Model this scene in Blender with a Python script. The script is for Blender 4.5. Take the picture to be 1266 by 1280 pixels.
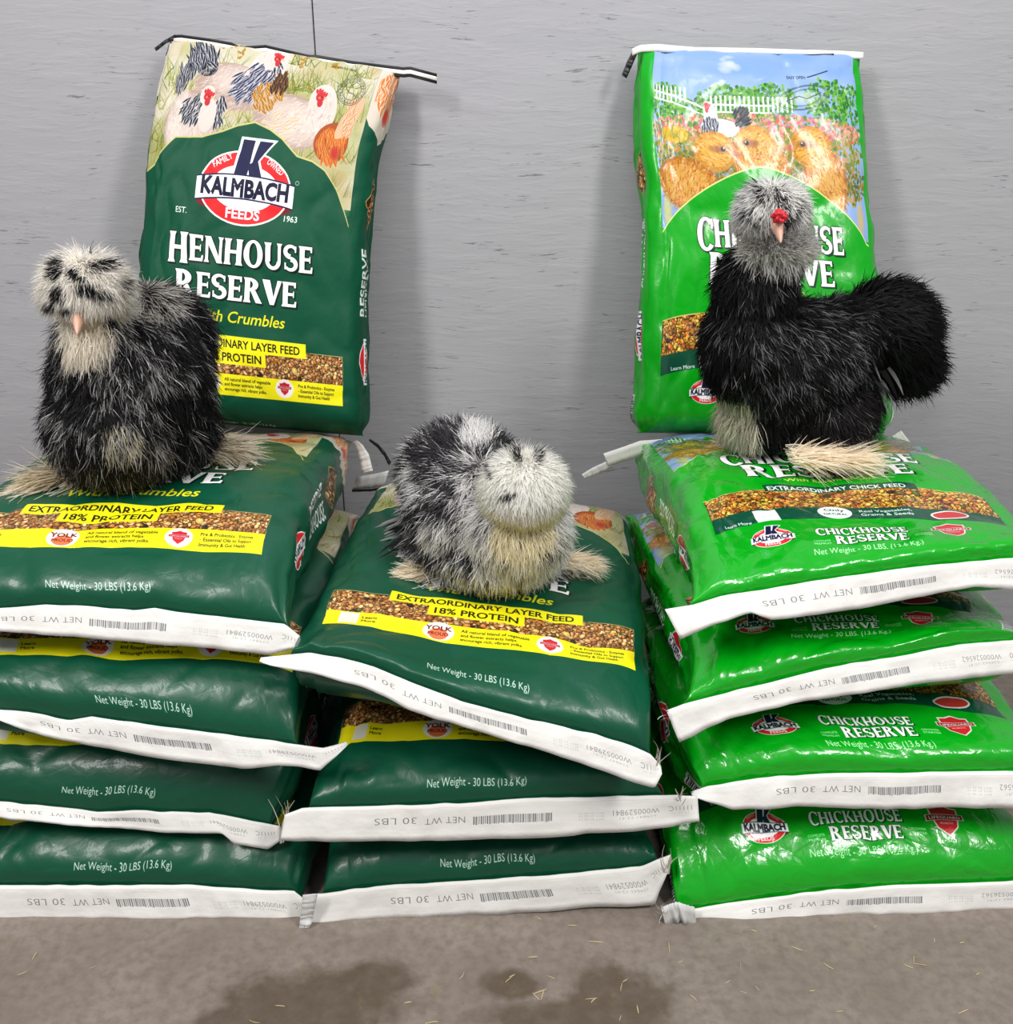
import bpy, bmesh, math
import numpy as np
from mathutils import Vector, Matrix
from mathutils.bvhtree import BVHTree

for _o in list(bpy.data.objects):
    bpy.data.objects.remove(_o)
SC = bpy.context.scene
COL = SC.collection

# ------------------------------------------------------------------ camera
CAM_H, PITCH, FPX = 1.0, math.radians(21.5), 1270.0
cam_d = bpy.data.cameras.new('camera'); cam = bpy.data.objects.new('camera', cam_d); COL.objects.link(cam)
cam.location = (0, 0, CAM_H); cam.rotation_euler = (math.pi/2 - PITCH, 0, 0)
cam_d.sensor_fit = 'HORIZONTAL'; cam_d.sensor_width = 36.0; cam_d.lens = FPX*36.0/1266.0
cam_d.clip_start = 0.01
SC.camera = cam

# ------------------------------------------------------------------ world and lights
wd = bpy.data.worlds.new('shop_air'); SC.world = wd; wd.use_nodes = True
bg = wd.node_tree.nodes['Background']; bg.inputs[0].default_value = (0.93, 0.95, 1.0, 1); bg.inputs[1].default_value = 0.36
def area(name, loc, target, sx, sy, power, col=(1, 1, 1)):
    d = bpy.data.lights.new(name, 'AREA'); d.shape = 'RECTANGLE'; d.size = sx; d.size_y = sy; d.energy = power; d.color = col
    o = bpy.data.objects.new(name, d); COL.objects.link(o); o.location = loc
    o.rotation_euler = (Vector(target)-Vector(loc)).to_track_quat('-Z', 'Y').to_euler()
    return o
area('tube_light', (-1.30, -0.25, 2.35), (-0.1, 1.6, 0.4), 0.35, 1.0, 47, (1.0, 0.98, 0.95))
area('tube_light', (1.30, -0.25, 2.35), (0.1, 1.6, 0.4), 0.35, 1.0, 47, (1.0, 0.98, 0.95))
area('tube_light', (0.0, 0.75, 2.5), (0.0, 1.1, 0.0), 1.2, 0.3, 16, (1.0, 0.99, 0.97))
area('purple_light', (-0.03, 1.62, 1.75), (-0.03, 1.88, 1.22), 0.5, 0.04, 0.9, (0.45, 0.35, 1.0))
SC.view_settings.view_transform = 'Standard'
SC.view_settings.look = 'None'
SC.view_settings.exposure = -0.08
SC.view_settings.gamma = 1.0
SC.view_settings.use_curve_mapping = False
SC.cycles.max_bounces = 10; SC.cycles.diffuse_bounces = 8; SC.cycles.transmission_bounces = 8
SC.cycles.use_denoising = True

# ------------------------------------------------------------------ helpers
CP, SP = math.cos(PITCH), math.sin(PITCH)
def ray(px, py):
    x = (px-633.0)/FPX; y = (640.0-py)/FPX
    return np.array([x, CP + y*SP, -SP + y*CP])
def pix(px, py, Y):
    """point of the place seen at photo position (px, py), standing Y metres in front of the viewer"""
    d = ray(px, py); return np.array([0, 0, CAM_H]) + d*(Y/d[1])
def floor_at(px, py, z=0.0):
    d = ray(px, py); return np.array([0, 0, CAM_H]) + d*((z-CAM_H)/d[2])
def lin(c):
    c = np.asarray(c, float)/255.0
    return np.where(c <= .04045, c/12.92, ((c+.055)/1.055)**2.4)
def sm(x, a=0., b=1.):
    t = np.clip((np.asarray(x, float)-a)/(b-a), 0, 1); return t*t*(3-2*t)
def nrmz(v):
    return v/np.maximum(np.linalg.norm(v, axis=-1, keepdims=True), 1e-9)

def hsh(i, j, k, seed):
    n = (i.astype(np.int64)*73856093) ^ (j.astype(np.int64)*19349663) ^ (k.astype(np.int64)*83492791) ^ (seed*2654435761)
    n = (n ^ (n >> 13)) * 1274126177
    n = n ^ (n >> 16)
    return (n & 0xffff)/65535.0
def noise3(p, seed=0):
    p = np.asarray(p, float); i = np.floor(p).astype(np.int64); f = p-i; f = f*f*(3-2*f)
    r = 0
    for a in (0, 1):
        for b in (0, 1):
            for c in (0, 1):
                w = (f[..., 0] if a else 1-f[..., 0])*(f[..., 1] if b else 1-f[..., 1])*(f[..., 2] if c else 1-f[..., 2])
                r = r + w*hsh(i[..., 0]+a, i[..., 1]+b, i[..., 2]+c, seed)
    return r*2-1
def noise2(x, y, seed=0):
    x, y = np.broadcast_arrays(x, y)
    return noise3(np.stack([x, y, np.zeros_like(x)+.37], -1), seed)
def fbm2(x, y, seed=0, o=3):
    r = 0; a = 1.
    for k in range(o):
        r = r + a*noise2(x*2**k, y*2**k, seed+k*17); a *= .5
    return r

def tag(o, label=None, cat=None, group=None, kind=None):
    for k, v in (('label', label), ('category', cat), ('group', group), ('kind', kind)):
        if v: o[k] = v
    return o
def empty(name, loc):
    o = bpy.data.objects.new(name, None); COL.objects.link(o); o.location = [float(v) for v in loc]; o.empty_display_size = .05
    return o
def link(name, me, mats, parent=None, smooth=True):
    o = bpy.data.objects.new(name, me); COL.objects.link(o)
    for m in (mats if isinstance(mats, (list, tuple)) else [mats]): me.materials.append(m)
    if smooth and len(me.polygons): me.polygons.foreach_set('use_smooth', np.ones(len(me.polygons), bool))
    if parent is not None:
        o.parent = parent; o.matrix_parent_inverse = Matrix.Translation(-Vector(parent.location))
    return o
def mesh(name, V, F, uv=None):
    """V (n,3), F (m,4) int quads (or (m,3)); uv (m,k,2)"""
    V = np.asarray(V, np.float32); F = np.asarray(F, np.int32); k = F.shape[1]
    me = bpy.data.meshes.new(name); me.vertices.add(len(V)); me.vertices.foreach_set('co', V.ravel())
    me.loops.add(F.size); me.loops.foreach_set('vertex_index', F.ravel())
    me.polygons.add(len(F)); me.polygons.foreach_set('loop_start', np.arange(0, F.size, k, dtype=np.int32))
    me.polygons.foreach_set('loop_total', np.full(len(F), k, np.int32))
    if uv is not None:
        l = me.uv_layers.new(name='print'); l.data.foreach_set('uv', np.asarray(uv, np.float32).ravel())
    me.update(calc_edges=True); me.validate()
    return me
def from_bm(name, bm, mat, parent=None, smooth=True):
    me = bpy.data.meshes.new(name); bm.to_mesh(me); bm.free()
    return link(name, me, mat, parent, smooth)

# ------------------------------------------------------------------ material helpers
def new_mat(name):
    m = bpy.data.materials.new(name); m.use_nodes = True
    return m, m.node_tree.nodes, m.node_tree.links, m.node_tree.nodes['Principled BSDF']
def plain(name, rgb, rough=.5, bump=0, bscale=200, var=.06, coat=0, spec=.5):
    m, N, L, b = new_mat(name)
    c = lin(rgb)
    tc = N.new('ShaderNodeTexCoord'); nz = N.new('ShaderNodeTexNoise'); nz.inputs['Scale'].default_value = bscale
    L.new(tc.outputs['Object'], nz.inputs['Vector'])
    mx = N.new('ShaderNodeMix'); mx.data_type = 'RGBA'
    mx.inputs[6].default_value = (*(c*(1-var)), 1); mx.inputs[7].default_value = (*np.minimum(c*(1+var), 1), 1)
    L.new(nz.outputs['Fac'], mx.inputs[0]); L.new(mx.outputs[2], b.inputs['Base Color'])
    b.inputs['Roughness'].default_value = rough; b.inputs['Coat Weight'].default_value = coat
    b.inputs['Specular IOR Level'].default_value = spec
    if bump:
        bp = N.new('ShaderNodeBump'); bp.inputs['Strength'].default_value = bump; bp.inputs['Distance'].default_value = .002
        L.new(nz.outputs['Fac'], bp.inputs['Height']); L.new(bp.outputs['Normal'], b.inputs['Normal'])
    return m
# ------------------------------------------------------------------ printed artwork, drawn polygon by polygon
def circ(cx, cy, rx, ry, rot=0, n=40, a0=0, a1=2*math.pi):
    t = np.linspace(a0, a1, n, endpoint=False) if abs(a1-a0-2*math.pi) < 1e-6 else np.linspace(a0, a1, n)
    x = rx*np.cos(t); y = ry*np.sin(t); c, s = math.cos(rot), math.sin(rot)
    return np.stack([cx+x*c-y*s, cy+x*s+y*c], -1)
def rect(x0, y0, x1, y1):
    return np.array([(x0, y0), (x1, y0), (x1, y1), (x0, y1)], float)
def edges_of(polys):
    E = []
    for p in polys:
        p = np.asarray(p, float); E.append(np.concatenate([p, np.roll(p, -1, 0)], 1))
    return np.concatenate(E, 0)
def stroke(path, w):
    path = np.asarray(path, float); w = np.broadcast_to(np.asarray(w, float), len(path))
    t = np.gradient(path, axis=0); t = nrmz(t); n = np.stack([-t[:, 1], t[:, 0]], -1)*w[:, None]/2
    return np.concatenate([path+n, (path-n)[::-1]], 0)
class Canvas:
    def __init__(s, w, h, ppm, col):
        s.W = int(round(w*ppm)); s.H = int(round(h*ppm)); s.k = ppm; s.lim = (0, s.W)
        s.a = np.empty((s.H, s.W, 3), np.float32); s.a[:] = np.asarray(col, np.float32)/255
    def cover(s, E, SS=4):
        E = np.asarray(E, float)*s.k
        if len(E) == 0: return None
        X0 = int(max(s.lim[0], math.floor(E[:, [0, 2]].min())-1)); X1 = int(min(s.lim[1], math.ceil(E[:, [0, 2]].max())+2))
        Y0 = int(max(0, math.floor(E[:, [1, 3]].min())-1)); Y1 = int(min(s.H, math.ceil(E[:, [1, 3]].max())+2))
        if X1 <= X0 or Y1 <= Y0: return None
        w, h = X1-X0, Y1-Y0
        xa, ya, xb, yb = E[:, 0]-X0, (E[:, 1]-Y0)*SS, E[:, 2]-X0, (E[:, 3]-Y0)*SS
        sw = ya > yb
        xa, xb = np.where(sw, xb, xa), np.where(sw, xa, xb); ya, yb = np.where(sw, yb, ya), np.where(sw, ya, yb)
        r0 = np.ceil(ya-.5).astype(int); r1 = np.ceil(yb-.5).astype(int)
        r0c = np.clip(r0, 0, h*SS); r1c = np.clip(r1, 0, h*SS); n = np.maximum(r1c-r0c, 0)
        if n.sum() == 0: return None
        idx = np.repeat(np.arange(len(E)), n); off = np.arange(n.sum())-np.repeat(np.cumsum(n)-n, n)
        row = r0c[idx]+off; yy = row+.5
        x = xa[idx]+(xb-xa)[idx]*(yy-ya[idx])/np.maximum((yb-ya)[idx], 1e-12)
        o = np.lexsort((x, row)); row = row[o]; x = np.clip(x[o], 0, w)
        first = np.searchsorted(row, row); par = (np.arange(len(row))-first) % 2
        sg = np.where(par == 0, 1.0, -1.0)
        ix = x.astype(int); fx = x-ix
        d = np.zeros((h, w+3), np.float32); pr = row//SS
        np.add.at(d, (pr, ix), sg*(1-fx)/SS); np.add.at(d, (pr, ix+1), sg*fx/SS)
        return X0, Y0, np.clip(np.cumsum(d, 1)[:, :w], 0, 1)
    def blend(s, c, col, alpha=1.):
        if c is None: return
        X0, Y0, m = c; v = s.a[Y0:Y0+m.shape[0], X0:X0+m.shape[1]]
        col = np.asarray(col, np.float32)/255
        v += (m*alpha)[..., None]*(col-v)
    def fill(s, polys, col, alpha=1.): s.blend(s.cover(edges_of(polys)), col, alpha)
    def each(s, polys, col, alpha=1.):
        for p in polys: s.fill([p], col, alpha)
    def edges(s, E, col, alpha=1.): s.blend(s.cover(E), col, alpha)
    def image(s, name):
        im = bpy.data.images.new(name, s.W, s.H, alpha=False)
        px = np.ones((s.H, s.W, 4), np.float32); px[..., :3] = np.clip(s.a, 0, 1)
        im.pixels.foreach_set(px.ravel()); im.update(); im.pack()
        return im
_tc = {}
def text_edges(txt, bold=0., spacing=1.):
    """outline of a line of plain lettering: cap height 1, starting at x=0"""
    key = (txt, bold, spacing)
    if key in _tc: return _tc[key]
    cu = bpy.data.curves.new('t', 'FONT'); cu.body = txt; cu.resolution_u = 3; cu.offset = bold; cu.space_character = spacing
    o = bpy.data.objects.new('t', cu); COL.objects.link(o)
    dg = bpy.context.evaluated_depsgraph_get(); ev = o.evaluated_get(dg); me = ev.to_mesh()
    V = np.empty(len(me.vertices)*3, np.float32); me.vertices.foreach_get('co', V); V = V.reshape(-1, 3)[:, :2]
    cnt = {}
    for p in me.polygons:
        vs = list(p.vertices)
        for a, b in zip(vs, vs[1:]+vs[:1]):
            k = (min(a, b), max(a, b)); cnt[k] = cnt.get(k, 0)+1
    B = np.array([k for k, c in cnt.items() if c == 1], int)
    E = np.concatenate([V[B[:, 0]], V[B[:, 1]]], 1).astype(float) if len(B) else np.zeros((0, 4))
    ev.to_mesh_clear(); bpy.data.objects.remove(o); bpy.data.curves.remove(cu)
    if len(E):
        E[:, [0, 2]] -= E[:, [0, 2]].min(); E /= 0.729
    _tc[key] = E
    return E
def put(E, x, y, h, w=None, rot=0, shear=0, align='l', arc=None):
    """place unit lettering: height h metres, optional total width w"""
    if len(E) == 0: return E
    E = E.copy(); W0 = E[:, [0, 2]].max(); kx = (w/W0) if w else h
    X = E[:, [0, 2]]*kx; Y = E[:, [1, 3]]*h; X = X+Y*shear
    tw = W0*kx
    X = X-(tw/2 if align == 'c' else tw if align == 'r' else 0)
    if arc is not None:
        a = X/arc; r = arc+Y; X, Y = r*np.sin(a), r*np.cos(a)-arc
    c, s = math.cos(rot), math.sin(rot)
    return np.stack([x+X[:, 0]*c-Y[:, 0]*s, y+X[:, 0]*s+Y[:, 0]*c, x+X[:, 1]*c-Y[:, 1]*s, y+X[:, 1]*s+Y[:, 1]*c], 1)

# flared capitals of the two product titles (cap height 1)
def _st(x, w=.20, f=.05, y0=0., y1=1.):
    return [(x-f, y0), (x+w+f, y0), (x+w, y0+.12), (x+w, y1-.12), (x+w+f, y1), (x-f, y1), (x, y1-.12), (x, y0+.12)]
def _ring(cx, cy, rx, ry, ix, iy, a0, a1):
    return np.concatenate([circ(cx, cy, rx, ry, 0, 30, a0, a1), circ(cx, cy, ix, iy, 0, 30, a0, a1)[::-1]], 0)
PI = math.pi
GLY = {
 'H': (.78, [_st(.06), _st(.52), rect(.2, .44, .56, .57)]),
 'E': (.62, [_st(.06), [(.2, .88), (.48, .88), (.5, .78), (.56, .78), (.56, 1), (.06, 1)], rect(.2, .45, .46, .57), [(.46, .38), (.5, .38), (.5, .64), (.46, .64)], [(.06, 0), (.58, 0), (.6, .24), (.54, .24), (.5, .12), (.2, .12)]]),
 'N': (.78, [_st(.06, .11), _st(.60, .11), [(.0, 1), (.26, 1), (.71, .0), (.52, .0)]]),
 'O': (.82, [_ring(.40, .5, .38, .53, .17, .42, 0, 2*PI-1e-4)]),
 'U': (.76, [[(.0, 1), (.3, 1), (.26, .88), (.26, .3), (.06, .3), (.06, .88)], [(.5, 1), (.72, 1), (.67, .88), (.67, .3), (.55, .3), (.55, .88)], _ring(.365, .32, .305, .34, .15, .2, PI, 2*PI)]),
 'S': (.60, [stroke(np.stack([.30+.21*np.cos(np.linspace(.5, 1.5*PI, 20)), .75+.20*np.sin(np.linspace(.5, 1.5*PI, 20))], -1), np.linspace(.10, .2, 20)),
             stroke(np.stack([.30+.21*np.cos(np.linspace(.5*PI, -PI+.5, 20)), .26+.20*np.sin(np.linspace(.5*PI, -PI+.5, 20))], -1), np.linspace(.2, .10, 20)), rect(.46, .72, .52, .96), rect(.06, .06, .12, .32)]),
 'R': (.74, [_st(.06), _ring(.24, .73, .34, .27, .13, .15, -PI/2, PI/2), [(.28, .5), (.48, .5), (.74, 0), (.5, 0)]]),
 'V': (.74, [[(-.02, 1), (.28, 1), (.44, .32), (.57, 1), (.74, 1), (.46, 0), (.30, 0)]]),
 'C': (.70, [_ring(.40, .5, .38, .53, .17, .42, .75, 2*PI-.75), rect(.60, .66, .67, .98)]),
 'I': (.34, [_st(.06)]),
 'K': (.76, [_st(.06), [(.26, .48), (.34, .40), (.68, 1), (.5, 1)], [(.26, .52), (.42, .62), (.76, 0), (.52, 0)]]),
}
def title(cv, txt, x0, y0, w, h, fg=(255, 255, 255), sh=(8, 30, 22), big=1.18):
    adv = [GLY[c][0]*(big if i == 0 else 1.) for i, c in enumerate(txt)]
    k = w/sum(adv); x = x0; items = []
    for i, c in enumerate(txt):
        kk = k*(big if i == 0 else 1.); hh = h*(big if i == 0 else 1.); dy = -(big-1)*h*.75 if i == 0 else 0
        for p in GLY[c][1]:
            p = np.asarray(p, float); items.append(np.stack([x+p[:, 0]*kk, y0+dy+p[:, 1]*hh], -1))
        x += adv[i]*k
    o = h*.05
    for dx, dy in ((o*1.6, -o*1.6), (o, -o), (-o*.7, 0), (0, o*.7), (o, 0), (0, -o), (-o*.6, -o*.6)):
        cv.each([p+np.array([dx, dy]) for p in items], sh)
    cv.each(items, fg)

RNG = np.random.default_rng(7)
def seeds(cv, poly_fn, x0, x1, y0, y1, n, pal, dark=(60, 36, 16)):
    cv.fill([poly_fn(0)], dark)
    for i in range(n):
        x = RNG.uniform(x0, x1); y = RNG.uniform(y0, y1)
        if not poly_fn(1)(x, y): continue
        r = RNG.uniform(.0022, .0050); c = np.array(pal[RNG.integers(len(pal))], float)*RNG.uniform(.75, 1.15); rot = RNG.uniform(0, PI)
        if RNG.random() < .035: r *= 1.5; c = np.array([(44, 38, 34), (84, 92, 40), (214, 176, 96)][RNG.integers(3)], float)
        e = RNG.uniform(.45, .9)
        cv.fill([circ(x+.0004, y-.0006, r*1.15, r*e*1.2, rot, 10)], np.array(dark)*.8)
        cv.fill([circ(x, y, r, r*e, rot, 10)], np.clip(c, 0, 255))
        cv.fill([circ(x-.0004, y+.0006, r*.45, r*e*.4, rot, 8)], np.clip(c*1.25+12, 0, 255), .8)
PAL_H = [(196, 140, 78), (172, 112, 54), (216, 168, 104), (146, 92, 46), (190, 120, 60), (226, 186, 128)]
PAL_C = [(206, 130, 44), (180, 96, 36), (226, 164, 56), (150, 84, 34), (214, 120, 50), (196, 170, 60), (230, 190, 90)]
def logo(cv, cx, cy, s, slant=0.):
    """oval mark with the banner; s = half width in metres"""
    navy = (24, 26, 66); red = (222, 36, 40); W = (255, 255, 255)
    cv.fill([circ(cx, cy, s*1.0, s*.74)], W); cv.fill([circ(cx, cy, s*.965, s*.705)], red)
    cv.fill([circ(cx, cy, s*.72, s*.45)], W)
    cv.edges(put(text_edges('FAMILY', .012), cx-.70*s, cy+.33*s, s*.125, s*.44, rot=.55), W)
    cv.edges(put(text_edges('OWNED', .012), cx+.40*s, cy+.53*s, s*.125, s*.40, rot=-.55), W)
    for col, g in ((W, .05), (navy, 0)):
        P = [[(-.30-g, .05-g), (-.30-g+.0, .05-g), (-.16-g, .95+g), (.10+g, .95+g), (-.02+g, .05-g)],
             [(.05-g, .36), (.14, .44-g), (.50+g*1.6, .95+g), (.20-g, .95+g)], [(.0, .46), (.20+g, .58), (.40+g*1.4, .05-g), (.10-g, .05-g)]]
        cv.each([np.array(p)*s+np.array([cx, cy]) for p in P], col)
    xs = np.linspace(-1.06, 1.06, 25)
    def bow(x, b): return b - .10*(1-(x/1.06)**2)*-1.0 - .10
    top = np.stack([xs, bow(xs, .23)], -1); bot = np.stack([xs, bow(xs, -.20)], -1)[::-1]
    off = np.array([cx, cy])
    cv.fill([np.array([(-1.04, -.12), (-.80, -.46), (-1.02, -.38)])*s+off], (120, 30, 34)); cv.fill([np.array([(1.04, -.12), (.80, -.46), (1.02, -.38)])*s+off], (120, 30, 34))
    cv.fill([np.concatenate([top+[0, .03], bot-[0, .03]])*s+off], navy)
    cv.fill([np.concatenate([top, bot])*s+off], W)
    cv.edges(put(text_edges('KALMBACH', .045), cx-.95*s, cy-.175*s, s*.345, s*1.90), (20, 22, 50))
    cv.edges(put(text_edges('FEEDS', .025), cx, cy-.60*s, s*.20, s*.74, align='c'), W)
def shield(cv, cx, cy, s, txt):
    red = (200, 30, 40)
    P = np.array([(-.8, .75), (-.4, .8), (0, 1), (.4, .8), (.8, .75), (.75, .2), (.55, -.5), (0, -1), (-.55, -.5), (-.75, .2)])
    cv.fill([P*s*1.12+np.array([cx, cy])], (235, 225, 220)); cv.fill([P*s+np.array([cx, cy])], red)
    cv.fill([rect(cx-s*1.15, cy-.05*s, cx+s*1.15, cy+.38*s)], (235, 225, 220)); cv.fill([rect(cx-s*1.08, cy-.01*s, cx+s*1.08, cy+.34*s)], (150, 22, 34))
    cv.edges(put(text_edges(txt, .015), cx, cy+.06*s, .2*s, 1.9*s, align='c'), (255, 255, 255))
    cv.edges(put(text_edges('PROBIOTIC', .01), cx, cy-.32*s, .14*s, .8*s, align='c'), (255, 230, 230))
def tuft(cv, x, y, n, h, cols, spread=.5, w=.0016):
    for i in range(n):
        a = RNG.normal(0, spread); l = h*RNG.uniform(.6, 1.2); t = np.linspace(0, 1, 6); c = RNG.normal(0, .25)
        px = x+RNG.normal(0, h*.35)+l*t*np.sin(a+c*t); py = y+l*t*np.cos(a)
        cv.fill([stroke(np.stack([px, py], -1), w*(1-.9*t))], cols[RNG.integers(len(cols))], .85)
def soft(cv, cx, cy, rx, ry, col, alpha=.6, rot=0, n=5):
    for k in range(n):
        f = 1-k/n*.75; cv.fill([circ(cx, cy, rx*f, ry*f, rot, 26)], col, alpha/n*1.6)
def laced(cv, cx, cy, rx, ry, n, dirn, dark, light, l=.016, rot=0.):
    for i in range(int(n*1.9)):
        a = RNG.uniform(0, 2*PI); r = math.sqrt(RNG.uniform(0, 1)); c, s = math.cos(rot), math.sin(rot)
        x = rx*r*math.cos(a); y = ry*r*math.sin(a); x, y = cx+x*c-y*s, cy+x*s+y*c
        d = dirn+RNG.normal(0, .25); t = np.linspace(0, 1, 5); w = .0046*np.sin(PI*np.clip(t*.85+.12, 0, 1))
        pth = np.stack([x+l*t*math.cos(d), y+l*t*math.sin(d)], -1)
        cv.fill([stroke(pth, w*1.35)], light, .95); cv.fill([stroke(pth, w*.85)], dark, .95)
def downy(cv, cx, cy, rx, ry, n, cols, dirn, rot=0., l=.010):
    for i in range(n):
        a = RNG.uniform(0, 2*PI); r = math.sqrt(RNG.uniform(0, 1)); c, s = math.cos(rot), math.sin(rot)
        x, y = rx*r*math.cos(a), ry*r*math.sin(a); x, y = cx+x*c-y*s, cy+x*s+y*c; d = dirn+RNG.normal(0, .35)
        cv.fill([stroke(np.array([(x, y), (x+l*.5*math.cos(d), y+l*.5*math.sin(d)), (x+l*math.cos(d+.3), y+l*math.sin(d+.3))]), np.array([.0022, .0018, .0004]))], cols[RNG.integers(len(cols))], .55)
def comb(cv, x, y, s, f=1):
    red = (206, 44, 52)
    cv.each([circ(x, y, .55*s, .6*s, 0, 16), circ(x+.1*f*s, y-.7*s, .35*s, .5*s, 0, 14)], red)
    for k in range(5): cv.fill([circ(x+(-.55+.3*k)*s, y+(.55+.22*math.sin(k*1.1+.4))*s, .17*s, .32*s, .3-.15*k, 10)], (216, 52, 60))
    cv.fill([circ(x-.1*s, y-.1*s, .18*s, .16*s, 0, 10)], (240, 130, 120), .8); cv.fill([circ(x+.15*f*s, y+.02*s, .09*s, .09*s, 0, 8)], (40, 20, 20))
    cv.fill([np.array([(x+f*.45*s, y+.15*s), (x+f*.95*s, y-.1*s), (x+f*.45*s, y-.2*s)])], (226, 180, 110))

FW, FL, GU = .44, .735, .125           # front panel width, length, gusset width of the bags (m)
PPM = 2400
AW = FW+2*GU+.02                       # whole printed sheet
def gusset_print(cv, gx, words, pal, fg):
    """marks on a side fold: product words, a diamond of grain, the oval mark"""
    c = gx+GU/2
    for i, wd_ in enumerate(words):
        cv.edges(put(text_edges(wd_, .02), c+.016-.026*i, .265, .018, .115, rot=PI/2), fg)
    D = np.array([(c, .41), (c+.030, .46), (c, .51), (c-.030, .46)])
    cv.fill([(D-D.mean(0))*1.05+D.mean(0)], (214, 170, 96))
    seeds(cv, lambda k: D if k == 0 else (lambda x, y: abs(x-c)/.028+abs(y-.46)/.047 < 1), c-.03, c+.03, .41, .51, 260, pal)
    cv.fill([circ(c, .185, .024, .038)], (255, 255, 255)); cv.fill([circ(c, .185, .022, .036)], (222, 36, 40)); cv.fill([rect(c-.010, .143, c+.010, .227)], (255, 255, 255))
    cv.edges(put(text_edges('KALMBACH', .03), c+.007, .147, .014, .076, rot=PI/2), (24, 26, 66))

def art_henhouse():
    G = (6, 76, 52); cv = Canvas(AW, FL, PPM, G); X = GU; cx = X+FW/2
    Yel = (246, 236, 22); blk = (24, 26, 20)
    cv.lim = (int(X*PPM), int((X+FW)*PPM))
    # painted farmyard above the barn-roof edge
    art0 = [rect(X, .44, X+FW, FL)]
    cv.fill(art0, (216, 208, 178))
    for i in range(150): soft(cv, X+RNG.uniform(0, FW), RNG.uniform(.46, FL), RNG.uniform(.02, .06), RNG.uniform(.015, .04), [(206, 190, 140), (182, 184, 112), (226, 220, 204), (160, 170, 86), (236, 232, 222), (190, 160, 108)][RNG.integers(6)], .35, 0, 4)
    gr = [(128, 146, 44), (98, 124, 40), (156, 160, 66), (76, 104, 36), (186, 184, 100), (146, 128, 54)]
    for i in range(120): tuft(cv, X+RNG.uniform(0, FW), RNG.uniform(.45, .64), 7, .045, gr)
    def P(px, py):
        dx, dy = px-300, py-400; a = math.radians(5.5)
        return cx+(dx*math.cos(a)+dy*math.sin(a))*1.378e-3, .247-(-dx*math.sin(a)+dy*math.cos(a))*1.378e-3
    for (px, py) in ((275, 88), (370, 105), (365, 70), (285, 170), (305, 180), (440, 100), (460, 85), (400, 105)): tuft(cv, *P(px, py+20), 26, .05, gr, .6)
    for (px, py) in ((262, 58), (290, 75), (275, 66), (372, 82), (415, 86)):
        x, y = P(px, py)
        for k in range(8): cv.fill([circ(x+RNG.normal(0, .003), y+RNG.normal(0, .007), .002, .004, RNG.uniform(0, 3), 8)], (186, 140, 50))
    cream, shade, dk, lt = (234, 220, 210), (190, 164, 150), (26, 28, 40), (226, 226, 228)
    # hen behind, pale with dark tail and hackle
    x, y = P(285, 122); cv.fill([circ(x, y, .075, .042, -.12)], shade); soft(cv, x+.01, y+.012, .06, .03, cream, .9)
    x, y = P(325, 100); cv.fill([circ(x, y, .032, .055, -.35)], cream)
    for q in ((243, 92, .028, .020, -.5), (222, 100, .012, .022, 0), (208, 118, .013, .021, 0)): cv.fill([circ(*P(q[0], q[1]), q[2], q[3], q[4], 24)], (40, 42, 52))
    laced(cv, *P(240, 90), .034, .024, 34, 2.15, dk, (210, 214, 220), .026, -.3)
    laced(cv, *P(222, 100), .012, .026, 10, 1.6, dk, (210, 214, 220), .02)
    laced(cv, *P(314, 112), .030, .036, 46, -2.2, (36, 42, 78), lt, .024, -.5)
    laced(cv, *P(338, 104), .010, .026, 12, -1.5, dk, lt, .018)
    x, y = P(326, 84); cv.fill([circ(x, y, .018, .020)], cream); comb(cv, *P(338, 82), .0125)
    HW = [(246, 238, 230), (224, 206, 196), (200, 176, 164), (238, 226, 216), (214, 196, 190), (232, 214, 190)]
    downy(cv, *P(285, 122), .072, .040, 260, HW, -2.6, -.12); downy(cv, *P(325, 100), .028, .045, 90, HW, -1.9, -.35)
    laced(cv, *P(314, 112), .030, .036, 30, -2.2, (36, 42, 78), lt, .022, -.5); comb(cv, *P(338, 82), .0125)
    # hen in front at the side
    x, y = P(232, 172); cv.fill([circ(x, y, .060, .062)], shade); soft(cv, x, y-.002, .056, .058, cream, 1.0, 0, 6)
    x, y = P(212, 160); soft(cv, x, y, .026, .06, cream, 1.0)
    downy(cv, *P(232, 175), .056, .06, 300, HW, -1.7); downy(cv, *P(212, 160), .024, .055, 90, HW, -1.5)
    laced(cv, *P(208, 118), .016, .026, 22, 1.7, dk, lt, .018)
    laced(cv, *P(238, 148), .024, .026, 38, -2.0, dk, lt, .016)
    laced(cv, *P(273, 150), .009, .028, 22, -1.4, dk, lt, .016)
    x, y = P(258, 160); cv.fill([circ(x, y, .016, .03)], cream); x, y = P(254, 134); cv.fill([circ(x, y, .014, .018)], cream); comb(cv, *P(255, 136), .014)
    # buff hen
    x, y = P(368, 165); cv.fill([circ(x, y, .072, .046, -.25)], shade); soft(cv, x+.01, y, .066, .04, (240, 226, 212), 1.0, -.25, 6)
    x, y = P(408, 148); cv.fill([circ(x, y, .028, .045, .15)], cream); x, y = P(405, 134); cv.fill([circ(x, y, .018, .022)], cream)
    downy(cv, *P(368, 165), .068, .042, 320, HW, -2.7, -.25); downy(cv, *P(408, 150), .024, .038, 90, HW, -1.7)
    laced(cv, *P(335, 140), .026, .024, 34, 2.1, (176, 112, 40), (232, 200, 130), .014); laced(cv, *P(346, 122), .014, .018, 16, 1.6, (50, 34, 24), (150, 100, 50), .018)
    laced(cv, *P(360, 168), .034, .022, 26, -2.6, (226, 196, 160), (244, 234, 222), .012)
    comb(cv, *P(403, 133), .015, 1)
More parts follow.
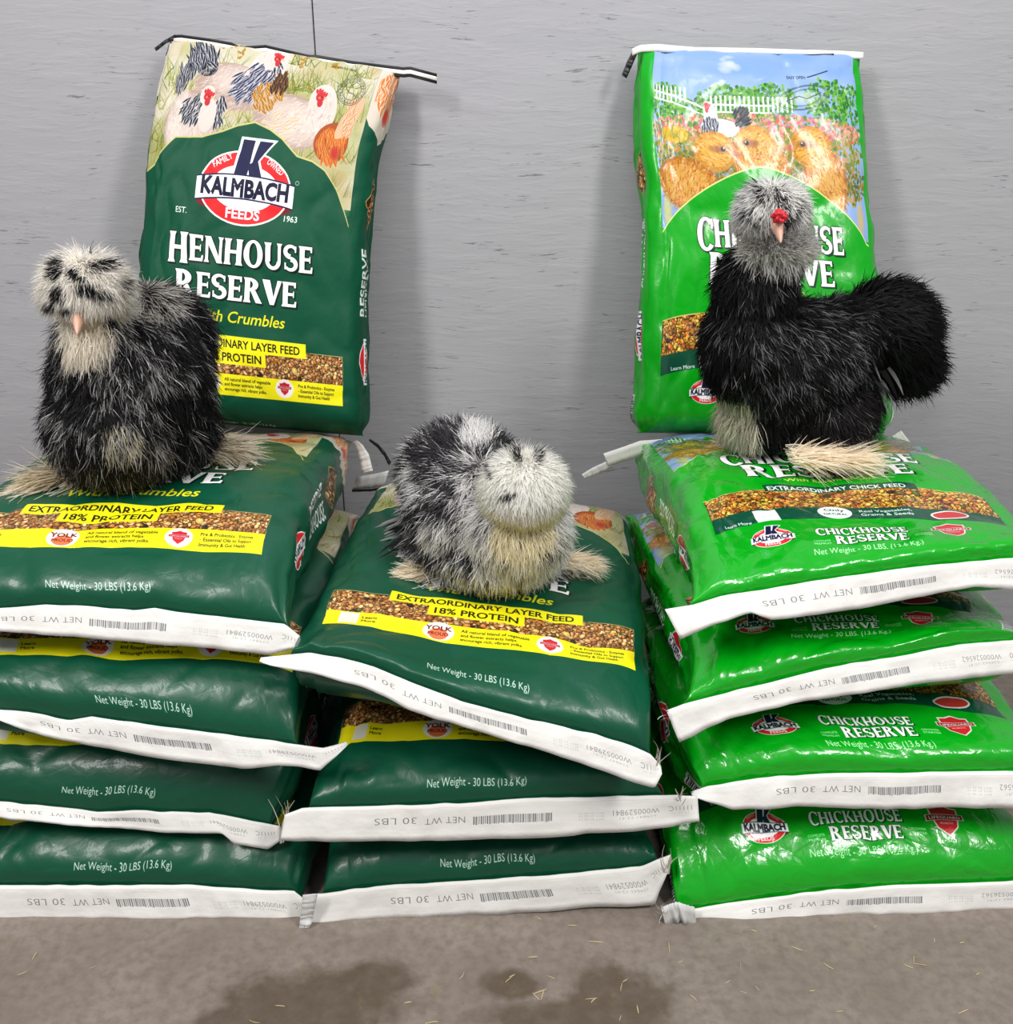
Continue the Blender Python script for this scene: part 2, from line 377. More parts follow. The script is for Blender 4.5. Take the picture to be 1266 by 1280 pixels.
    # russet hen at the edge
    x, y = P(430, 192); cv.fill([circ(x, y, .036, .036)], (176, 82, 30)); laced(cv, x, y, .030, .030, 50, -1.4, (206, 92, 30), (236, 170, 80), .016)
    x, y = P(452, 160); cv.fill([circ(x, y, .016, .044, -.5)], (226, 188, 150)); laced(cv, x, y, .012, .036, 30, -2.0, (214, 150, 92), (244, 224, 200), .012)
    soft(cv, *P(436, 205), .010, .014, (200, 40, 40), .9)
    # stamp
    x, y = P(446, 124)
    for k, r in enumerate((.030, .027, .020)): cv.edges(edges_of([circ(x, y, r, r*.92), circ(x, y, r-.0012, r*.92-.0012)]), (70, 76, 72), .8)
    for i in range(22):
        a = i/22*2*PI; cv.fill([circ(x+.0236*math.cos(a), y+.0216*math.sin(a), .0012, .0014)], (60, 66, 62), .8)
    cv.fill([stroke(np.array([(x-.015, y+.012), (x-.012, y+.002), (x-.004, y-.005), (x+.005, y-.006), (x+.012, y-.012), (x+.013, y-.004)]), .0013)], (60, 66, 62))
    cv.edges(put(text_edges('EASY OPEN PULL STRING', .01), *P(409, 90), .005, .05, rot=-.06), (40, 44, 40))
    a_ = cv.a[int(.44*PPM):, int(X*PPM):int((X+FW)*PPM)]; a_ *= .90
    # green field with its stepped roof line
    roof = [(0, .461), (.028, .489), (.058, .512), (.076, .526), (.130, .531), (.165, .545), (.190, .558), (.22, .567), (.25, .558), (.275, .545), (.309, .518), (.338, .513), (.365, .500), (.395, .470), (.411, .447), (.44, .41)]
    def smooth(pts, n=6): return pts
    rp = np.array(roof)+np.array([X, 0])
    cv.fill([stroke(rp+np.array([0, .0015]), .003)], (196, 190, 120))
    cv.fill([np.concatenate([rp, [(X+FW, 0), (X, 0)]])], G)
    logo(cv, cx, .456, .086)
    cv.edges(put(text_edges('EST.', .01), cx-.128, .404, .010), (240, 244, 238)); cv.edges(put(text_edges('1963', .01), cx+.078, .408, .0105), (240, 244, 238))
    cv.edges(edges_of([circ(cx+.096, .474, .0035, .0035), circ(cx+.096, .474, .0028, .0028)]), (230, 236, 230))
    title(cv, 'HENHOUSE', cx-.140, .326, .280, .044)
    title(cv, 'RESERVE', cx-.122, .266, .232, .042)
    cv.edges(put(text_edges('With Crumbles', .012), cx-.086, .2285, .020, .172, shear=.22), (238, 226, 30))
    # grain photograph band, yellow band, banners
    x0, x1 = X+.006, X+FW-.006
    cv.fill([rect(x0-.001, .13, x1+.001, .191)], (214, 190, 120))
    seeds(cv, lambda k: rect(x0, .13, x1, .190) if k == 0 else (lambda x, y: x0+.003 < x < x1-.003 and .13 < y < .187), x0, x1, .13, .19, 3600, PAL_H)
    cv.fill([rect(x0, .103, x1, .140)], Yel)
    cv.fill([rect(cx-.072, .157, cx+.052, .182)], Yel); cv.fill([rect(cx-.125, .180, cx+.128, .2055)], Yel)
    cv.edges(put(text_edges('EXTRAORDINARY LAYER FEED', .02), cx, .1855, .0145, .232, align='c'), blk)
    cv.edges(put(text_edges('18% PROTEIN', .02), cx-.010, .1625, .0145, .108, align='c'), blk)
    cv.fill([rect(x0+.028, .109, x0+.057, .138)], (236, 234, 214))
    for i, t in enumerate(('Learn', 'More')): cv.edges(put(text_edges(t, .015), x0+.062, .126-.0095*i, .0065), blk)
    c = X+.166; cv.fill([circ(c, .124, .020, .0185)], (244, 240, 226)); cv.fill([circ(c, .119, .012, .011)], (232, 120, 70))
    cv.edges(put(text_edges('YOLK', .03), c, .1265, .0085, .034, align='c'), (110, 24, 30)); cv.edges(put(text_edges('PROUD', .02), c, .1165, .0065, .026, align='c'), (110, 24, 30))
    for i, t in enumerate(('All natural blend of vegetable', 'and flower extracts helps', 'encourage rich, vibrant yolks.')): cv.edges(put(text_edges(t, .014), X+.194, .1285-.0085*i, .0058, (.086, .070, .078)[i]), blk)
    cv.fill([circ(X+.306, .124, .017, .0165)], (246, 240, 232)); shield(cv, X+.306, .124, .0115, 'LIFEGUARD')
    for i, t in enumerate(('Pre & Probiotics - Enzymes', '- Essential Oils to Support', 'Immunity & Gut Health')): cv.edges(put(text_edges(t, .014), X+.332, .1285-.0085*i, .0058, (.078, .076, .066)[i]), blk)
    cv.edges(put(text_edges('Net Weight - 30 LBS (13.6 Kg)'), cx, .033, .0120, .122, align='c'), (214, 226, 214))
    cv.lim = (0, cv.W)
    for gx in (0, GU+FW): gusset_print(cv, gx, ('HENHOUSE', 'RESERVE'), PAL_H, (236, 240, 236))
    x = GU+FW
    cv.fill([[(x, .60), (x+.05, .56), (x+GU, .60), (x+GU, FL), (x, FL)]], (206, 196, 180))
    laced(cv, x+.06, .66, .05, .05, 120, -1.5, (198, 112, 50), (232, 206, 180), .02); soft(cv, x+.05, .61, .014, .018, (196, 40, 40), 1)
    x = 0; cv.fill([[(x, .61), (x+.07, .57), (x+GU, .60), (x+GU, FL), (x, FL)]], (226, 218, 204))
    laced(cv, x+.06, .67, .05, .04, 60, 1.5, (40, 42, 50), (226, 226, 226), .02)
    return cv.image('henhouse_print')

def art_chickhouse():
    G = (0, 160, 20); cv = Canvas(AW, FL, PPM, G); X = GU; cx = X+FW/2; DG = (8, 74, 52)
    def P(px, py): return cx+(px-967)*1.378e-3, .328-(py-312)*1.378e-3
    cv.lim = (int(X*PPM), int((X+FW)*PPM))
    cv.fill([rect(X, .36, X+FW, FL)], (150, 184, 236))
    for i in range(60): soft(cv, X+RNG.uniform(0, FW), RNG.uniform(.60, FL), RNG.uniform(.03, .08), RNG.uniform(.01, .025), [(120, 166, 230), (176, 202, 240), (140, 178, 236)][RNG.integers(3)], .3, 0, 4)
    [soft(cv, *P(930+RNG.normal(0, 7), 80+RNG.normal(0, 6)), RNG.uniform(.006, .014), RNG.uniform(.004, .009), (214, 226, 244), .5) for _ in range(12)]
    def bush(x, y, rx, ry, n, cols):
        for i in range(n):
            a = RNG.uniform(0, 2*PI); r = math.sqrt(RNG.uniform(0, 1)); cv.fill([circ(x+rx*r*math.cos(a), y+ry*r*math.sin(a), RNG.uniform(.002, .005), RNG.uniform(.0015, .004), RNG.uniform(0, 3), 8)], cols[RNG.integers(len(cols))], .9)
    gs = [(40, 130, 30), (70, 160, 40), (96, 180, 50), (30, 104, 34), (130, 190, 60)]
    for (px, py, rx, ry, n) in ((835, 130, .05, .03, 300), (930, 135, .07, .035, 500), (985, 128, .05, .03, 300), (1065, 125, .05, .04, 300), (880, 150, .08, .03, 400), (1110, 140, .05, .05, 300)): bush(*P(px, py), rx, ry, n, gs)
    for i in range(26):
        x, y = P(818+i*7.2 if i < 8 else 905+(i-8)*6.3, 122+max(0, 8-i)*-.6+(0 if i < 8 else 8)); cv.fill([rect(x-.0018, y-.016, x+.0018, y+.010)], (240, 244, 240))
    for a, b in (((812, 118), (850, 124)), ((900, 134), (985, 134)), ((850, 124), (900, 140))):
        cv.fill([stroke(np.array([P(*a), P(*b)]), .0035)], (240, 244, 240)); cv.fill([stroke(np.array([P(a[0], a[1]+9), P(b[0], b[1]+9)]), .003)], (236, 240, 236))
    fl = [(226, 120, 130), (236, 150, 150), (214, 96, 110), (240, 170, 140), (120, 160, 60), (90, 140, 50), (240, 200, 160), (232, 110, 70)]
    bush(*P(960, 165), .23, .028, 1600, fl); bush(*P(960, 190), .23, .03, 1200, [(110, 140, 40), (140, 160, 50), (190, 170, 60), (90, 120, 40), (210, 150, 60), (230, 140, 120)])
    bush(*P(850, 172), .03, .012, 160, [(240, 200, 60), (236, 180, 40)]); bush(*P(960, 225), .24, .05, 1800, [(120, 120, 40), (160, 140, 50), (200, 150, 50), (90, 110, 40)])
    for i in range(40): tuft(cv, *P(RNG.uniform(812, 1110), RNG.uniform(175, 215)), 6, .03, [(140, 150, 50), (90, 130, 40), (190, 180, 70)])
    # distant hen
    x, y = P(915, 163); cv.fill([circ(x, y, .036, .016, -.05)], (226, 234, 236)); laced(cv, *P(941, 153), .012, .014, 16, .9, (24, 28, 34), (90, 100, 110), .016); cv.fill([circ(*P(903, 147), .013, .024, .15)], (228, 234, 236))
    laced(cv, *P(902, 158), .015, .014, 30, -1.6, (40, 48, 70), (226, 230, 234), .010); comb(cv, *P(899, 137), .0085, -1)
    # three chicks
    def chick(bx, by, brx, bry, hx, hy, hr, f):
        x, y = P(bx, by); a, b = P(hx, hy)
        for q, c in ((1., (196, 112, 34)), (.88, (226, 150, 52)), (.7, (240, 184, 92))):
            cv.fill([circ(x, y, brx*q, bry*q, -.1*f)], c, .8)
        for q, c in ((1., (222, 150, 44)), (.8, (240, 184, 70))): cv.fill([circ(a, b, hr*1.15*q, hr*q)], c, .9)
        fz = [(206, 124, 36), (246, 206, 110), (186, 98, 30), (250, 220, 140), (232, 164, 60), (168, 88, 30)]
        for i in range(420):
            an = RNG.uniform(0, 2*PI); r = RNG.uniform(0, 1)**.5; ux, uy = x+brx*r*math.cos(an), y+bry*r*math.sin(an); d = -PI/2+RNG.normal(0, .5)-f*.5; l = .010
            cv.fill([stroke(np.array([(ux, uy), (ux+l*.5*math.cos(d), uy+l*.5*math.sin(d)), (ux+l*math.cos(d), uy+l*math.sin(d))]), np.array([.0018, .0013, .0003]))], fz[RNG.integers(6)], .75)
        for i in range(160):
            an = RNG.uniform(0, 2*PI); r = RNG.uniform(0, 1)**.5; ux, uy = a+hr*1.1*r*math.cos(an), b+hr*r*math.sin(an); d = PI/2*(1+f)+RNG.normal(0, .4)-.4*f; l = .008
            cv.fill([stroke(np.array([(ux, uy), (ux+l*math.cos(d), uy+l*math.sin(d))]), np.array([.0016, .0004]))], fz[RNG.integers(6)], .75)
        soft(cv, a+f*hr*.3, b+hr*.12, hr*.7, hr*.22, (150, 84, 44), .7)
        cv.fill([circ(a+f*hr*.45, b+hr*.12, hr*.13, hr*.12)], (30, 18, 14)); cv.fill([circ(a+f*hr*.5, b+hr*.17, hr*.04, hr*.04)], (255, 250, 240))
        cv.fill([np.array([(a+f*hr*.95, b+hr*.18), (a+f*hr*1.65, b-hr*.16), (a+f*hr*.95, b-hr*.22)])], (206, 120, 84))
    chick(967, 210, .052, .05, 960, 183, .034, -1)
    chick(1052, 225, .046, .06, 1035, 182, .034, -1)
    chick(858, 232, .068, .044, 905, 192, .034, 1)
    x, y = P(1030, 122)
    for r in (.050, .046, .034): cv.edges(edges_of([circ(x, y, r, r*.42, .22), circ(x, y, r-.0012, r*.42-.0012, .22)]), (50, 70, 70), .8)
    soft(cv, x, y, .03, .012, (206, 222, 210), .8, .22)
    cv.fill([stroke(np.array([(x-.035, y-.008), (x-.01, y+.002), (x+.005, y-.002), (x+.034, y+.010)]), .0014)], (50, 66, 66))
    cv.edges(put(text_edges('EASY OPEN', .01), *P(1008, 99), .0055, .035, rot=.03), (30, 40, 60)); cv.fill([stroke(np.array([P(1036, 96), P(1068, 86)]), .002)], (40, 50, 80))
    soft(cv, *P(822, 268), .014, .03, (222, 222, 130), 1, 0, 6); soft(cv, *P(1110, 262), .014, .03, (222, 190, 120), 1, 0, 6)
    a_ = cv.a[int(.36*PPM):, int(X*PPM):int((X+FW)*PPM)]; a_ *= .90
    # green field with the arch
    xs = np.linspace(0, FW, 30); u = (xs-.22)/.22
    ya = .470-.118*np.abs(u)**1.5
    rp = np.stack([X+xs, ya], -1)
    cv.fill([stroke(rp+np.array([0, .001]), .003)], (226, 220, 140)); cv.fill([np.concatenate([rp, [(X+FW, 0), (X, 0)]])], G)
    title(cv, 'CHICKHOUSE', cx-.132, .334, .276, .046, (255, 255, 255), (6, 50, 22)); title(cv, 'RESERVE', cx-.110, .279, .229, .044, (255, 255, 255), (6, 50, 22))
    cv.edges(put(text_edges('With Essential Oils', .01), cx, .262, .009, .12, align='c'), (240, 236, 120))
    # grain band over a dark band, both gently arched
    def arc(x, y0): return y0+.022*(1-((x-.22)/.2)**2)
    xb = np.linspace(.012, FW-.012, 30)
    def band(a, b): return np.concatenate([np.stack([X+xb, arc(xb, a)], -1), np.stack([X+xb, arc(xb, b)], -1)[::-1]])
    cv.fill([band(.150, .212)], (220, 196, 110))
    seeds(cv, lambda k: band(.151, .210) if k == 0 else (lambda x, y: .016 < x-X < FW-.016 and arc(x-X, .151) < y < arc(x-X, .208)), X+.012, X+FW-.012, .145, .235, 4600, PAL_C)
    cv.fill([band(.120, .152)], DG)
    xt = np.linspace(.125, .325, 12); cv.fill([np.concatenate([np.stack([X+xt, arc(xt, .206)], -1), np.stack([X+xt, arc(xt, .226)], -1)[::-1]])], DG)
    cv.edges(put(text_edges('EXTRAORDINARY CHICK FEED', .02), cx, .231, .0115, .18, align='c', arc=-.9*-1), (236, 240, 236))
    cv.edges(put(text_edges('Learn More', .015), X+.040, .128, .0065, .048, rot=.12), (226, 234, 228))
    cv.fill([np.array([(0, 0), (.032, .004), (.029, .034), (-.003, .030)])+np.array([X+.096, .132])], (226, 232, 226))
    cv.fill([circ(X+.20, .158, .0215, .0165)], (240, 244, 238)); cv.edges(put(text_edges('Only', .02), X+.20, .160, .0075, .026, align='c'), DG); cv.edges(put(text_edges('NATURAL', .02), X+.20, .150, .0055, .030, align='c'), DG)
    for i, t in enumerate(('Real Vegetables,', 'Grains & Seeds')): cv.edges(put(text_edges(t, .014), X+.232, .160-.010*i, .0066, .066), (230, 238, 232))
    cv.fill([circ(X+.345, .150, .026, .012)], (236, 226, 220)); cv.fill([circ(X+.345, .150, .023, .009)], (190, 50, 50))
    # lower face: oval mark, small title, shield, weight
    logo(cv, X+.108, .094, .0275)
    title(cv, 'CHICKHOUSE', cx-.056, .094, .112, .0185, (250, 255, 250), (6, 60, 22), 1.08); title(cv, 'RESERVE', cx-.036, .070, .088, .019, (250, 255, 250), (6, 60, 22), 1.08)
    shield(cv, X+.330, .096, .022, 'LIFEGUARD')
    for i in range(2):
        cv.edges(put(text_edges('PREMIUM' if i else 'COMPLETE', .01), cx-.062, .076-.006*i, .0040, .020), (190, 240, 190)); cv.edges(put(text_edges('STARTER' if i else 'GROWER', .01), cx+.060, .082-.006*i, .0040, .022), (190, 240, 190))
    cv.edges(put(text_edges('Net Weight - 30 LBS. (13.6 Kg.)'), cx, .050, .0115, .128, align='c'), (200, 244, 200))
    cv.lim = (0, cv.W)
    for gx in (0, GU+FW):
        gusset_print(cv, gx, ('CHICKHOUSE', 'RESERVE'), PAL_C, (236, 246, 236))
        cv.fill([rect(gx+.02, .022, gx+.052, .085)], (226, 232, 226))
        for k in range(14): cv.fill([rect(gx+.024, .026+.004*k, gx+.048, .026+.004*k+(.0026 if k % 3 else .0014))], (40, 46, 44))
    return cv.image('chickhouse_print')

def art_tape(name, code, lot):
    cv = Canvas(.50, .048, 3000, (232, 230, 226))
    for i in range(60): soft(cv, RNG.uniform(0, .5), RNG.uniform(0, .048), RNG.uniform(.01, .04), RNG.uniform(.002, .006), [(240, 238, 236), (222, 220, 216)][i % 2], .4)
    ink = (104, 104, 108)
    def down(t, x, y, h, w, c=ink, a=1.): cv.edges(put(text_edges(t, -.012, 1.05), x, y, h, w, rot=PI+RNG.normal(0, .01)), c, a)
    down('30 LBS', .160, .031, .0095, .050, ink, .9); down('NET WT', .218, .031, .0095, .048, ink, .95)
    x = .228
    while x < .322:
        w = RNG.choice([.0006, .0010, .0016]); cv.fill([rect(x, .0195+RNG.normal(0, .0004), x+w, .0300)], (92, 92, 96), .85); x += w+RNG.choice([.0008, .0012])
    for k in range(3): down('BEST BY 06 14', .385, .028-.004*k, .0026, .03, (160, 160, 164), .7)
    down(lot, .452, .030, .0075, .056, ink, .8); down('%s 12:41' % lot[-6:], .448, .0205, .0035, .044, (140, 140, 144), .7)
    down(code, .492, .031, .0085, .028, ink, .85); down('14 06 25', .488, .021, .0030, .022, (150, 150, 152), .6)
    cv.fill([rect(0, .0425, .5, .0431)], (206, 202, 196))
    return cv.image(name)
# ------------------------------------------------------------------ surface materials
def wall_material():
    m, N, L, b = new_mat('painted strand board')
    tc = N.new('ShaderNodeTexCoord'); mp = N.new('ShaderNodeMapping'); L.new(tc.outputs['Object'], mp.inputs[0])
    wob = N.new('ShaderNodeTexNoise'); wob.inputs['Scale'].default_value = 5; L.new(mp.outputs[0], wob.inputs['Vector'])
    add = N.new('ShaderNodeVectorMath'); add.operation = 'MULTIPLY_ADD'; add.inputs[1].default_value = (.035, .035, .035)
    L.new(wob.outputs['Color'], add.inputs[0]); L.new(mp.outputs[0], add.inputs[2])
    def noise(scale, rot, det=3, seedoff=0, src=add, rough=.6):
        q = N.new('ShaderNodeMapping'); q.inputs['Rotation'].default_value = (0, rot, 0); q.inputs['Scale'].default_value = scale; q.inputs['Location'].default_value = (seedoff, seedoff*.7, seedoff*1.3)
        L.new(src.outputs[0], q.inputs[0]); n = N.new('ShaderNodeTexNoise'); n.inputs['Scale'].default_value = 1; n.inputs['Detail'].default_value = det; n.inputs['Roughness'].default_value = rough
        L.new(q.outputs[0], n.inputs['Vector']); return n
    def ramp(src, a, bb, c0=0., c1=1.):
        r = N.new('ShaderNodeMapRange'); r.inputs[1].default_value = a; r.inputs[2].default_value = bb; r.inputs[3].default_value = c0; r.inputs[4].default_value = c1; L.new(src, r.inputs[0]); return r.outputs[0]
    def math_(op, a, c):
        n = N.new('ShaderNodeMath'); n.operation = op
        for i, v in enumerate((a, c)):
            if isinstance(v, (int, float)): n.inputs[i].default_value = v
            else: L.new(v, n.inputs[i])
        return n.outputs[0]
    # long flat strands, mostly lying level, a few crossing at a slant
    strands_ = noise((7, 1, 46), 0, 4, 1.0); fine = noise((26, 1, 190), .06, 3, 5.0); cross = noise((10, 1, 60), .62, 3, 9.0); cross2 = noise((10, 1, 60), -.45, 3, 14.0)
    patch = noise((7, 1, 9), 0, 2, 21.0); patch2 = noise((6, 1, 6), 0, 2, 33.0)
    # short dark nicks between strands where the paint did not reach
    nick = ramp(noise((22, 1, 240), .05, 4, 3.0, add, .7).outputs['Fac'], .625, .68)
    nick = math_('MULTIPLY', nick, ramp(patch.outputs['Fac'], .53, .62))
    nick2 = ramp(noise((24, 1, 240), .5, 3, 8.0, add, .65).outputs['Fac'], .62, .68); nick2 = math_('MULTIPLY', nick2, ramp(patch2.outputs['Fac'], .54, .62))
    nick3 = ramp(noise((24, 1, 240), -.45, 3, 18.0, add, .65).outputs['Fac'], .62, .68); nick3 = math_('MULTIPLY', nick3, ramp(patch2.outputs['Fac'], .46, .38))
    dark = math_('MAXIMUM', nick, math_('MAXIMUM', nick2, nick3))
    h = math_('ADD', math_('MULTIPLY', strands_.outputs['Fac'], .8), math_('MULTIPLY', fine.outputs['Fac'], .35))
    h = math_('ADD', h, math_('MULTIPLY', math_('MAXIMUM', ramp(cross.outputs['Fac'], .52, .66), ramp(cross2.outputs['Fac'], .52, .66)), .35))
    h = math_('SUBTRACT', h, math_('MULTIPLY', dark, .5))
    bp = N.new('ShaderNodeBump'); bp.inputs['Strength'].default_value = .42; bp.inputs['Distance'].default_value = .0018; L.new(h, bp.inputs['Height']); L.new(bp.outputs[0], b.inputs['Normal'])
    mx = N.new('ShaderNodeMix'); mx.data_type = 'RGBA'; mx.inputs[6].default_value = (*lin((156, 156, 160)), 1); mx.inputs[7].default_value = (*lin((169, 168, 171)), 1); L.new(strands_.outputs['Fac'], mx.inputs[0])
    m2 = N.new('ShaderNodeMix'); m2.data_type = 'RGBA'; m2.inputs[7].default_value = (*lin((70, 69, 70)), 1); L.new(mx.outputs[2], m2.inputs[6]); L.new(math_('MULTIPLY', dark, .6), m2.inputs[0])
    L.new(m2.outputs[2], b.inputs['Base Color']); b.inputs['Roughness'].default_value = .55; b.inputs['Specular IOR Level'].default_value = .3
    return m
def floor_material():
    m, N, L, b = new_mat('worn concrete')
    tc = N.new('ShaderNodeTexCoord'); co = tc.outputs['Object']
    def nz(s, d=5, r=.6):
        n = N.new('ShaderNodeTexNoise'); n.inputs['Scale'].default_value = s; n.inputs['Detail'].default_value = d; n.inputs['Roughness'].default_value = r; L.new(co, n.inputs['Vector']); return n.outputs['Fac']
    def mixc(f, a, c):
        x = N.new('ShaderNodeMix'); x.data_type = 'RGBA'
        for i, v in ((6, a), (7, c)):
            if isinstance(v, tuple): x.inputs[i].default_value = (*lin(v), 1)
            else: L.new(v, x.inputs[i])
        L.new(f, x.inputs[0]); return x.outputs[2]
    def rng(src, a, c, lo=0., hi=1.):
        r = N.new('ShaderNodeMapRange'); r.inputs[1].default_value = a; r.inputs[2].default_value = c; r.inputs[3].default_value = lo; r.inputs[4].default_value = hi; L.new(src, r.inputs[0]); return r.outputs[0]
    def op(o, a, c):
        n = N.new('ShaderNodeMath'); n.operation = o
        for i, v in enumerate((a, c)):
            if isinstance(v, (int, float)): n.inputs[i].default_value = v
            else: L.new(v, n.inputs[i])
        return n.outputs[0]
    base = mixc(rng(nz(9), .35, .65), (124, 113, 105), (139, 128, 119)); base = mixc(rng(nz(70, 4), .4, .75), base, (110, 99, 90))
    # spilled damp patches
    stain = None
    wob = nz(14, 4, .65)
    for (px, py, rx, rz) in ((400, 1250, .115, .055), (470, 1225, .06, .03), (300, 1280, .06, .03), (770, 1255, .065, .06), (690, 1275, .09, .03), (640, 1230, .04, .025)):
        p = floor_at(px, py); v = N.new('ShaderNodeVectorMath'); v.operation = 'SUBTRACT'; v.inputs[1].default_value = p; L.new(co, v.inputs[0])
        s = N.new('ShaderNodeVectorMath'); s.operation = 'MULTIPLY'; s.inputs[1].default_value = (1/rx, 1/rz, 0); L.new(v.outputs[0], s.inputs[0])
        l = N.new('ShaderNodeVectorMath'); l.operation = 'LENGTH'; L.new(s.outputs[0], l.inputs[0])
        d = op('ADD', l.outputs['Value'], op('MULTIPLY', op('SUBTRACT', wob, .5), 1.6)); f = rng(d, 1.2, .7)
        stain = f if stain is None else op('MAXIMUM', stain, f)
    col = mixc(op('MULTIPLY', stain, rng(nz(40, 4), .2, .6, .55, .9)), base, (86, 74, 61))
    col = mixc(rng(nz(26, 4), .62, .72, 0, .35), col, (132, 120, 82)); col = mixc(rng(nz(160, 2), .70, .78, 0, .6), col, (98, 90, 82))
    L.new(col, b.inputs['Base Color']); L.new(op('SUBTRACT', .62, op('MULTIPLY', stain, .22)), b.inputs['Roughness'])
    bp = N.new('ShaderNodeBump'); bp.inputs['Strength'].default_value = .25; bp.inputs['Distance'].default_value = .002; L.new(nz(60, 6), bp.inputs['Height']); L.new(bp.outputs[0], b.inputs['Normal'])
    return m
def film(name, img, rough, coat, crink, spec):
    """printed woven film: artwork over fine weave and small crumples"""
    m, N, L, b = new_mat(name)
    uv = N.new('ShaderNodeUVMap'); uv.uv_map = 'print'; t = N.new('ShaderNodeTexImage'); t.image = img; t.interpolation = 'Cubic'; t.extension = 'EXTEND'
    L.new(uv.outputs[0], t.inputs[0]); L.new(t.outputs['Color'], b.inputs['Base Color'])
    mp = N.new('ShaderNodeMapping'); mp.inputs['Scale'].default_value = (AW, FL, 1); L.new(uv.outputs[0], mp.inputs[0])
    a = N.new('ShaderNodeTexNoise'); a.inputs['Scale'].default_value = 42; a.inputs['Detail'].default_value = 3; a.inputs['Distortion'].default_value = .6; L.new(mp.outputs[0], a.inputs['Vector'])
    v = N.new('ShaderNodeTexVoronoi'); v.feature = 'DISTANCE_TO_EDGE'; v.inputs['Scale'].default_value = 34; L.new(mp.outputs[0], v.inputs['Vector'])
    w = N.new('ShaderNodeTexNoise'); w.inputs['Scale'].default_value = 300; L.new(mp.outputs[0], w.inputs['Vector'])
    s1 = N.new('ShaderNodeMath'); s1.operation = 'MULTIPLY_ADD'; s1.inputs[1].default_value = .9; L.new(a.outputs['Fac'], s1.inputs[0]); L.new(v.outputs['Distance'], s1.inputs[2])
    s2 = N.new('ShaderNodeMath'); s2.operation = 'MULTIPLY_ADD'; s2.inputs[1].default_value = .03; L.new(w.outputs['Fac'], s2.inputs[0]); L.new(s1.outputs[0], s2.inputs[2])
    bp = N.new('ShaderNodeBump'); bp.inputs['Strength'].default_value = crink; bp.inputs['Distance'].default_value = .004; L.new(s2.outputs[0], bp.inputs['Height']); L.new(bp.outputs[0], b.inputs['Normal']); L.new(bp.outputs[0], b.inputs['Coat Normal'])
    b.inputs['Roughness'].default_value = rough; b.inputs['Coat Weight'].default_value = coat; b.inputs['Coat Roughness'].default_value = .12; b.inputs['Specular IOR Level'].default_value = spec
    return m
def tape_mat(name, img):
    m, N, L, b = new_mat(name)
    uv = N.new('ShaderNodeUVMap'); uv.uv_map = 'print'; t = N.new('ShaderNodeTexImage'); t.image = img; t.extension = 'EXTEND'; L.new(uv.outputs[0], t.inputs[0]); L.new(t.outputs['Color'], b.inputs['Base Color'])
    b.inputs['Roughness'].default_value = .6
    n = N.new('ShaderNodeTexNoise'); n.inputs['Scale'].default_value = 30; n.inputs['Detail'].default_value = 4; tc = N.new('ShaderNodeTexCoord'); L.new(tc.outputs['Object'], n.inputs['Vector'])
    bp = N.new('ShaderNodeBump'); bp.inputs['Strength'].default_value = .6; bp.inputs['Distance'].default_value = .004; L.new(n.outputs['Fac'], bp.inputs['Height']); L.new(bp.outputs[0], b.inputs['Normal'])
    return m
M_WALL, M_FLOOR = wall_material(), floor_material()
M_HEN = film('dark green printed film', art_henhouse(), .38, .10, .22, .38)
M_CHK = film('bright green glossy film', art_chickhouse(), .26, .6, .42, .45)
M_CHK_UP = film('bright green glossy film, taut', M_CHK.node_tree.nodes['Image Texture'].image, .32, .25, .16, .35)
M_HEN_UP = film('dark green printed film, taut', M_HEN.node_tree.nodes['Image Texture'].image, .52, .0, .14, .18)
M_TH = tape_mat('white paper tape', art_tape('tape_print_dark', '11111C', 'W000529841'))
M_TC = tape_mat('white paper tape, bright bags', art_tape('tape_print_bright', 'T1010', 'W000526562'))
M_WHITE = plain('white paper', (232, 230, 226), .6, .3, 60, .04)
M_BLACK = plain('black tape', (24, 24, 28), .45)
M_CLEAR = plain('greyish thin paper', (206, 206, 204), .4, .3, 40)
M_STRING = plain('pale thread', (226, 222, 212), .7)

# ------------------------------------------------------------------ room
WY = 1.88
def box(bm, x0, x1, y0, y1, z0, z1, bev=0):
    r = bmesh.ops.create_cube(bm, size=1); vs = r['verts']
    for v in vs: v.co = Vector(((x0+x1)/2+v.co.x*(x1-x0), (y0+y1)/2+v.co.y*(y1-y0), (z0+z1)/2+v.co.z*(z1-z0)))
    if bev: bmesh.ops.bevel(bm, geom=list({e for v in vs for e in v.link_edges}), offset=bev, segments=2, affect='EDGES')
xs = pix(391, 20, WY)[0]
bm = bmesh.new(); box(bm, -2.2, xs-.0011, WY, WY+.018, 0, 2.44, .0008); box(bm, xs+.0011, 2.2, WY, WY+.018, 0, 2.44, .0008); box(bm, -2.2, 2.2, WY+.0185, WY+.03, 0, 2.44)
tag(from_bm('wall_back', bm, M_WALL, None, False), kind='structure')
bm = bmesh.new(); box(bm, -2.2, 2.2, -1.6, WY+.03, -.05, 0)
tag(from_bm('floor', bm, M_FLOOR, None, False), kind='structure')

